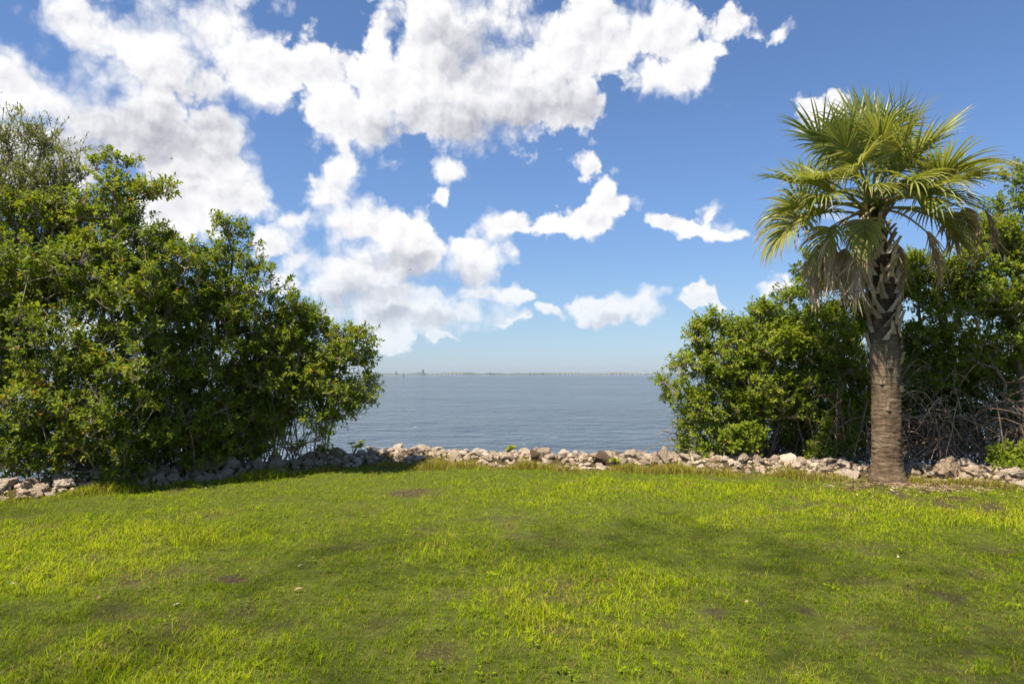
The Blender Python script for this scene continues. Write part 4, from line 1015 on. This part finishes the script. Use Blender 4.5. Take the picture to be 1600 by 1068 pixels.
def build_small_plants():
    def seedling(px, py, Y, h, label, seed, n=16, leaf=None):
        rng = np.random.default_rng(seed)
        p = np.array(at(px, py, Y)); o = tag(empty("mangrove_seedling", tuple(p)), label, "seedling")
        b = MB(); P, D, U, Ls, Ws = [], [], [], [], []
        for k in range(n // 2):
            a = rng.uniform(0, 6.28); ln = rng.uniform(.2, .55) * h
            tip = np.array([math.cos(a) * ln, math.sin(a) * ln * .6, h * rng.uniform(.55, 1.05)])
            t = np.linspace(0, 1, 5)[:, None]
            b.tube(tip * t * np.array([1, 1, 1.0]) + np.array([0, 0, .05]) * np.sin(t * 3.1), np.linspace(.007, .003, 5), 5)
            for j in range(9):
                an = j * 2.4; d = np.array([math.cos(an), math.sin(an), rng.uniform(-.1, .7)])
                P.append(tip - np.array([0, 0, .03]) * rng.random()); D.append(d); U.append(np.array([0, 0, 1.0]) + rng.normal(0, .3, 3)); Ls.append(rng.uniform(.06, .11)); Ws.append(rng.uniform(.035, .05))
        link("stem", b.mesh("stem", [BARK], True), o)
        link("leaves", leaves_mesh("leaves", np.array(P), np.array(D), np.array(U), np.array(Ls), np.array(Ws), rng.uniform(.6, .9, len(P)), leaf or LEAF_C), o)
    seedling(552, 712, 12.6, .30, "yellow-green mangrove seedling with a bare stem, left end of the open water", 41, 12)
    seedling(503, 714, 12.0, .20, "yellow-green bushy seedling below the tip of the leaning limb", 42, 18)
    seedling(462, 715, 11.9, .26, "dark leafy seedling at the waterline beside the low spreading mangrove", 43, 18, LEAF_A)
    seedling(797, 712, 12.6, .20, "small green plant growing on top of the rocks at mid shore", 44, 10)
    seedling(960, 728, 11.6, .12, "tiny yellow weed among pale rocks, right of the dark brown rock", 45, 6)
    # driftwood
    rng = np.random.default_rng(8)
    def stick(pts, r, label):
        p = [np.array(at(*q)) for q in pts]; c = p[0]
        tt = np.linspace(0, 1, 12); P = np.stack([np.interp(tt, np.linspace(0, 1, len(p)), [q[k] for q in p]) for k in range(3)], -1) - c
        P += np.cumsum(rng.normal(0, .006, P.shape), 0)
        b = MB(); b.tube(P, np.linspace(r, r * .45, 12), 6, a=.6)
        tag(link("driftwood_branch", b.mesh("driftwood_branch", [ROOT], True), None, tuple(c)), label, "branch")
    stick([(1262, 738, 11.4), (1290, 715, 11.3), (1330, 722, 11.2), (1360, 735, 11.1)], .016, "arched bare grey branch lying on the rocks left of the palm")
    stick([(1275, 733, 11.3), (1320, 728, 11.2), (1362, 726, 11.1)], .02, "straight bare grey branch lying behind rocks against the palm trunk")
    stick([(1285, 742, 11.2), (1305, 724, 11.2), (1325, 740, 11.1)], .011, "short hooped twig on the rocks left of the palm")
    stick([(1418, 722, 11.0), (1460, 700, 11.0), (1500, 690, 11.0)], .014, "thin bare branch propped diagonally right of the palm")
    stick([(1525, 730, 10.8), (1560, 706, 10.8), (1610, 690, 10.8)], .016, "thin bare branch leaning over the rocks at the right edge")
    stick([(470, 712, 12.2), (420, 690, 12.2), (400, 684, 12.1)], .012, "thin dead branch hanging low over the water beside the left rocks")
    stick([(408, 686, 12.2), (450, 692, 12.3), (470, 672, 12.4)], .009, "thin dead twig bending over the water, upper of the pair at left")
    # two birds far off over the bay
    m, N, out = mat("bird_feathers"); principled(N, out, (0.03, 0.03, 0.035, 1), .8)
    for px, py, Yb, lab, ro in ((268, 248, 60, "small dark bird in flight against the grey left cloud", .4), (641, 421, 70, "small dark bird in flight low over the bay, mid sky", -.6)):
        b = MB()
        t = np.linspace(0, 1, 9); b.tube(np.stack([t * .5 - .25, 0 * t, .02 * np.sin(t * 3)], -1), np.interp(t, [0, .15, .45, .8, 1], [.01, .045, .06, .025, .03]), 8)
        for sgn in (-1, 1):
            w = []
            for u in np.linspace(0, 1, 6):
                x0 = .08 - .10 * u ** 2; ch = .15 * (1 - u) ** .6 + .015
                z = .12 * math.sin(u * 2.0); y = sgn * .5 * u
                w += [(x0, y, z), (x0 - ch, y, z - .01), (x0 - ch * .5, y, z + .015)]
            q = []
            for j in range(5): q += [(j * 3, j * 3 + 3, j * 3 + 5, j * 3 + 2), (j * 3 + 2, j * 3 + 5, j * 3 + 4, j * 3 + 1), (j * 3 + 1, j * 3 + 4, j * 3 + 3, j * 3)]
            b.add(w, q)
        o = tag(link("bird", b.mesh("bird", [m], True), None, tuple(at(px, py, Yb))), lab, "bird"); o.rotation_euler = (0.2, 0.1, ro); o.scale = (.6, .6, .6)

build_rocks(); build_rubble(); build_small_plants()

# ------------------------------------------------------------------ lawn grass
def grass_material():
    m, N, out = mat("lawn_grass")
    t = attr(N); n = N.noise(obj_co(N), 0.9, 4, 0.6)
    f = N.math('ADD', t, N.math('MULTIPLY', N.math('SUBTRACT', n, .5), .22), clamp=True)
    col = N.ramp(f, [(0.0, (0.100, 0.155, 0.006)), (0.28, (0.190, 0.275, 0.007)), (0.52, (0.310, 0.370, 0.010)), (0.74, (0.44, 0.45, 0.018)), (0.82, (0.30, 0.26, 0.05)), (0.92, (0.20, 0.135, 0.035)), (1.0, (0.36, 0.27, 0.11))])
    leafy(N, out, col, 0.7, 0.35, N.mix(1.0, col, (1.35, 1.4, 0.8, 1), 'MULTIPLY'), spec=0.04)
    return m

def blades(name, x, y, h, w, lean, tint, m, seed, bend=1.0):
    rng = np.random.default_rng(seed)
    n = len(x); z = ground_z(x, y) - .005
    a = rng.uniform(0, 6.283, n); fa = a + math.pi / 2 + rng.normal(0, .5, n)
    dx, dy = np.cos(a) * lean, np.sin(a) * lean
    sx, sy = np.cos(fa) * w * .5, np.sin(fa) * w * .5
    P = np.stack([x, y, z], -1)
    def pt(u, s, k):
        q = P.copy()
        q[:, 0] += dx * h * u ** (1 + bend) + sx * s; q[:, 1] += dy * h * u ** (1 + bend) + sy * s
        q[:, 2] += h * (u - .25 * lean * u * u * bend)
        return q
    v = np.stack([pt(0, -.8, 0), pt(0, .8, 0), pt(.5, -1, 0), pt(.5, 1, 0), pt(1, 0, 0)], 1).reshape(-1, 3)
    b = np.arange(n)[:, None] * 5
    return mesh_of(name, v, b + np.array([[0, 1, 3, 2]]), b + np.array([[2, 3, 4]]), [m], {'tint': np.repeat(tint, 5)}, True)

def build_grass():
    m = grass_material()
    rng = np.random.default_rng(23)
    xs, ys = [], []
    # density falls with distance, as blades get smaller in view
    for y0, y1, dens in ((2.6, 4.2, 8000), (4.2, 5.6, 6200), (5.6, 7.4, 4400), (7.4, 9.6, 3200), (9.6, 12.4, 2400)):
        hw = y1 * .80 + 1.0
        n = int((y1 - y0) * 2 * hw * dens)
        x = rng.uniform(-hw, hw, n); y = rng.uniform(y0, y1, n)
        xs.append(x); ys.append(y)
    x = np.concatenate(xs); y = np.concatenate(ys)
    keep = (y < edge_y(x) + .12)
    x, y = x[keep], y[keep]
    # gather blades into tufts
    cell = .075; ix, iy = np.floor(x / cell), np.floor(y / cell)
    hsh = np.sin(ix * 127.1 + iy * 311.7) * 43758.5453; r1 = hsh - np.floor(hsh)
    hsh = np.sin(ix * 269.5 + iy * 183.3) * 43758.5453; r2 = hsh - np.floor(hsh)
    cx, cy = (ix + r1) * cell, (iy + r2) * cell
    pull = rng.uniform(0, .6, len(x))
    x, y = x + (cx - x) * pull, y + (cy - y) * pull
    w = wear(x, y); l = lush_lit(x, y)
    keep = rng.random(len(x)) > np.clip(w * 1.0 - .05, 0, .84)
    x, y, w, l, r1, r2 = x[keep], y[keep], w[keep], l[keep], r1[keep], r2[keep]
    n = len(x)
    big = np.clip((fbm(x * .9, y * .9, 21) - .5) * 2.2 + .5, 0, 1); mid = fbm(x * 4.5, y * 4.5, 31, 3) - .5; fine = fbm(x * 15, y * 15, 41, 2) - .5
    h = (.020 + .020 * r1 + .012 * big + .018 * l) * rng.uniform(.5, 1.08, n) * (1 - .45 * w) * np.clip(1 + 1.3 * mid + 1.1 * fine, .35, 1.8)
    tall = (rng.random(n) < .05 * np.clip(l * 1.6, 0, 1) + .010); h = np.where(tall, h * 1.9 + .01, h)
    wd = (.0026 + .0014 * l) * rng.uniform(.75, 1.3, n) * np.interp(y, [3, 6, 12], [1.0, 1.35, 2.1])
    lean = rng.uniform(.2, 1.15, n)
    tint = .215 + .14 * (big - .5) + .24 * l + .20 * (r2 - .5) + .34 * mid + .34 * fine + rng.normal(0, .11, n)  # the l term also paints sunlight on the lawn into the tint
    tint = np.clip(tint + np.where(tall, .10, 0), 0, .76)
    dry = rng.random(n) < (.09 - .45 * np.minimum(mid, 0) - .8 * np.minimum(fine, 0) + .62 * np.clip(w * 1.4, 0, 1) + .10 * (r1 > .85))
    tint[dry] = rng.uniform(.78, 1.0, dry.sum())
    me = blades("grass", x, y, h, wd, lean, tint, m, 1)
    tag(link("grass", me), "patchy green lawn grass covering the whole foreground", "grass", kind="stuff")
    # taller rough grass and dry weeds along the foot of the rocks
    n = 60000
    x = rng.uniform(-8.5, 9.5, n); d = rng.normal(.02, .17, n)
    clump = np.sin(x * 3.1 + 1.0 * np.sin(x * 1.3)) + .6 * np.sin(x * 7.7)
    keep = rng.random(n) < np.clip(.55 + .3 * clump, .12, 1)
    keep &= ~((x > 4.6) & (rng.random(n) < .5))
    x, d, clump = x[keep], d[keep], clump[keep]
    y = edge_y(x) + d; n = len(x)
    h = rng.uniform(.05, .16, n) * np.clip(.8 + .35 * clump, .4, 1.3); wd = rng.uniform(.004, .009, n)
    tint = np.where(rng.random(n) < np.where((x > -3.2), .80, .42), rng.uniform(.83, .98, n), rng.uniform(.2, .7, n))
    me = blades("weeds", x, y, h, wd, rng.uniform(.2, 1.0, n), tint, m, 2)
    tag(link("dry_weeds", me), "brown and green weeds growing along the foot of the rocks", "weeds", kind="stuff")
    # fallen leaves and bits on the lawn
    lm, N, out = mat("fallen_leaf"); principled(N, out, N.ramp(attr(N), [(0, (.10, .06, .03)), (.5, (.28, .17, .08)), (1, (.5, .42, .3))]), .8)
    n = 260
    x = rng.uniform(-8, 9, n); y = rng.uniform(3.3, 12, n)
    near = rng.random(n) < .6; x[near] = rng.normal(5.9, 1.0, near.sum()); y[near] = rng.normal(9.7, .5, near.sum())
    ok = y < edge_y(x); x, y = x[ok], y[ok]; n = len(x)
    P = np.stack([x, y, ground_z(x, y) + rng.uniform(.015, .045, n)], -1); a = rng.uniform(0, 6.28, n)
    D = np.stack([np.cos(a), np.sin(a), rng.normal(0, .25, n)], -1); U = np.array([0, 0, 1.0]) + rng.normal(0, .35, (n, 3))
    tag(link("fallen_leaves", leaves_mesh("fallen_leaves", P, D, U, rng.uniform(.03, .07, n), rng.uniform(.012, .03, n), rng.random(n), lm)), "dry brown leaves scattered over the lawn, most below the palm", "fallen leaves", kind="stuff")
    # dry fibre and leaf scraps on the worn ground under the palm
    n = 1500
    x = rng.normal(6.05, .62, n); y = rng.normal(10.0, .28, n); ok = y < edge_y(x) + .05; x, y = x[ok], y[ok]; n = len(x)
    P = np.stack([x, y, ground_z(x, y) + rng.uniform(.006, .03, n)], -1); a = rng.uniform(0, 6.28, n)
    D = np.stack([np.cos(a), np.sin(a), rng.normal(0, .2, n)], -1); U = np.array([0, 0, 1.0]) + rng.normal(0, .3, (n, 3))
    tag(link("palm_litter", leaves_mesh("palm_litter", P, D, U, rng.uniform(.05, .16, n), rng.uniform(.006, .014, n), rng.random(n), lm)), "dry brown fibre and leaf scraps on the worn ground at the palm's foot", "litter", kind="stuff")
    # little broad-leaved weeds in the turf
    n0 = 260; x0 = rng.uniform(-7, 8, n0); y0 = rng.uniform(3.3, 10.5, n0); ok = (y0 < edge_y(x0) - .3); x0, y0 = x0[ok], y0[ok]
    k = 9; x = np.repeat(x0, k); y = np.repeat(y0, k); n = len(x); a = rng.uniform(0, 6.28, n)
    x = x + np.cos(a) * rng.uniform(0, .05, n); y = y + np.sin(a) * rng.uniform(0, .05, n)
    P = np.stack([x, y, ground_z(x, y) + rng.uniform(.015, .04, n)], -1); D = np.stack([np.cos(a), np.sin(a), rng.uniform(.1, .7, n)], -1)
    U = np.array([0, 0, 1.0]) + rng.normal(0, .25, (n, 3))
    tag(link("lawn_weeds", leaves_mesh("lawn_weeds", P, D, U, rng.uniform(.018, .036, n), rng.uniform(.010, .018, n), np.clip(np.repeat(rng.normal(.25, .12, len(x0)), k), 0, .48), m)), "tiny broad leaved weeds dotted through the lawn", "weeds", kind="stuff")
build_grass()

# ------------------------------------------------------------------ the air over the bay
def build_haze():
    m = bpy.data.materials.new("sea_haze"); m.use_nodes = True
    t = m.node_tree; t.nodes.clear(); N = Nodes(t)
    v = N.new('ShaderNodeVolumePrincipled'); v.inputs['Density'].default_value = 6e-5; v.inputs['Color'].default_value = (0.80, 0.88, 0.96, 1); v.inputs['Anisotropy'].default_value = 0.3
    out = N.new('ShaderNodeOutputMaterial'); t.links.new(v.outputs[0], out.inputs['Volume'])
    b = MB(); b.box(-7100, 7100, -80, 7100, -6, 60)
    tag(link("haze", b.mesh("haze", [m])), "thin pale sea haze over the bay", "haze", kind="stuff")
build_haze()
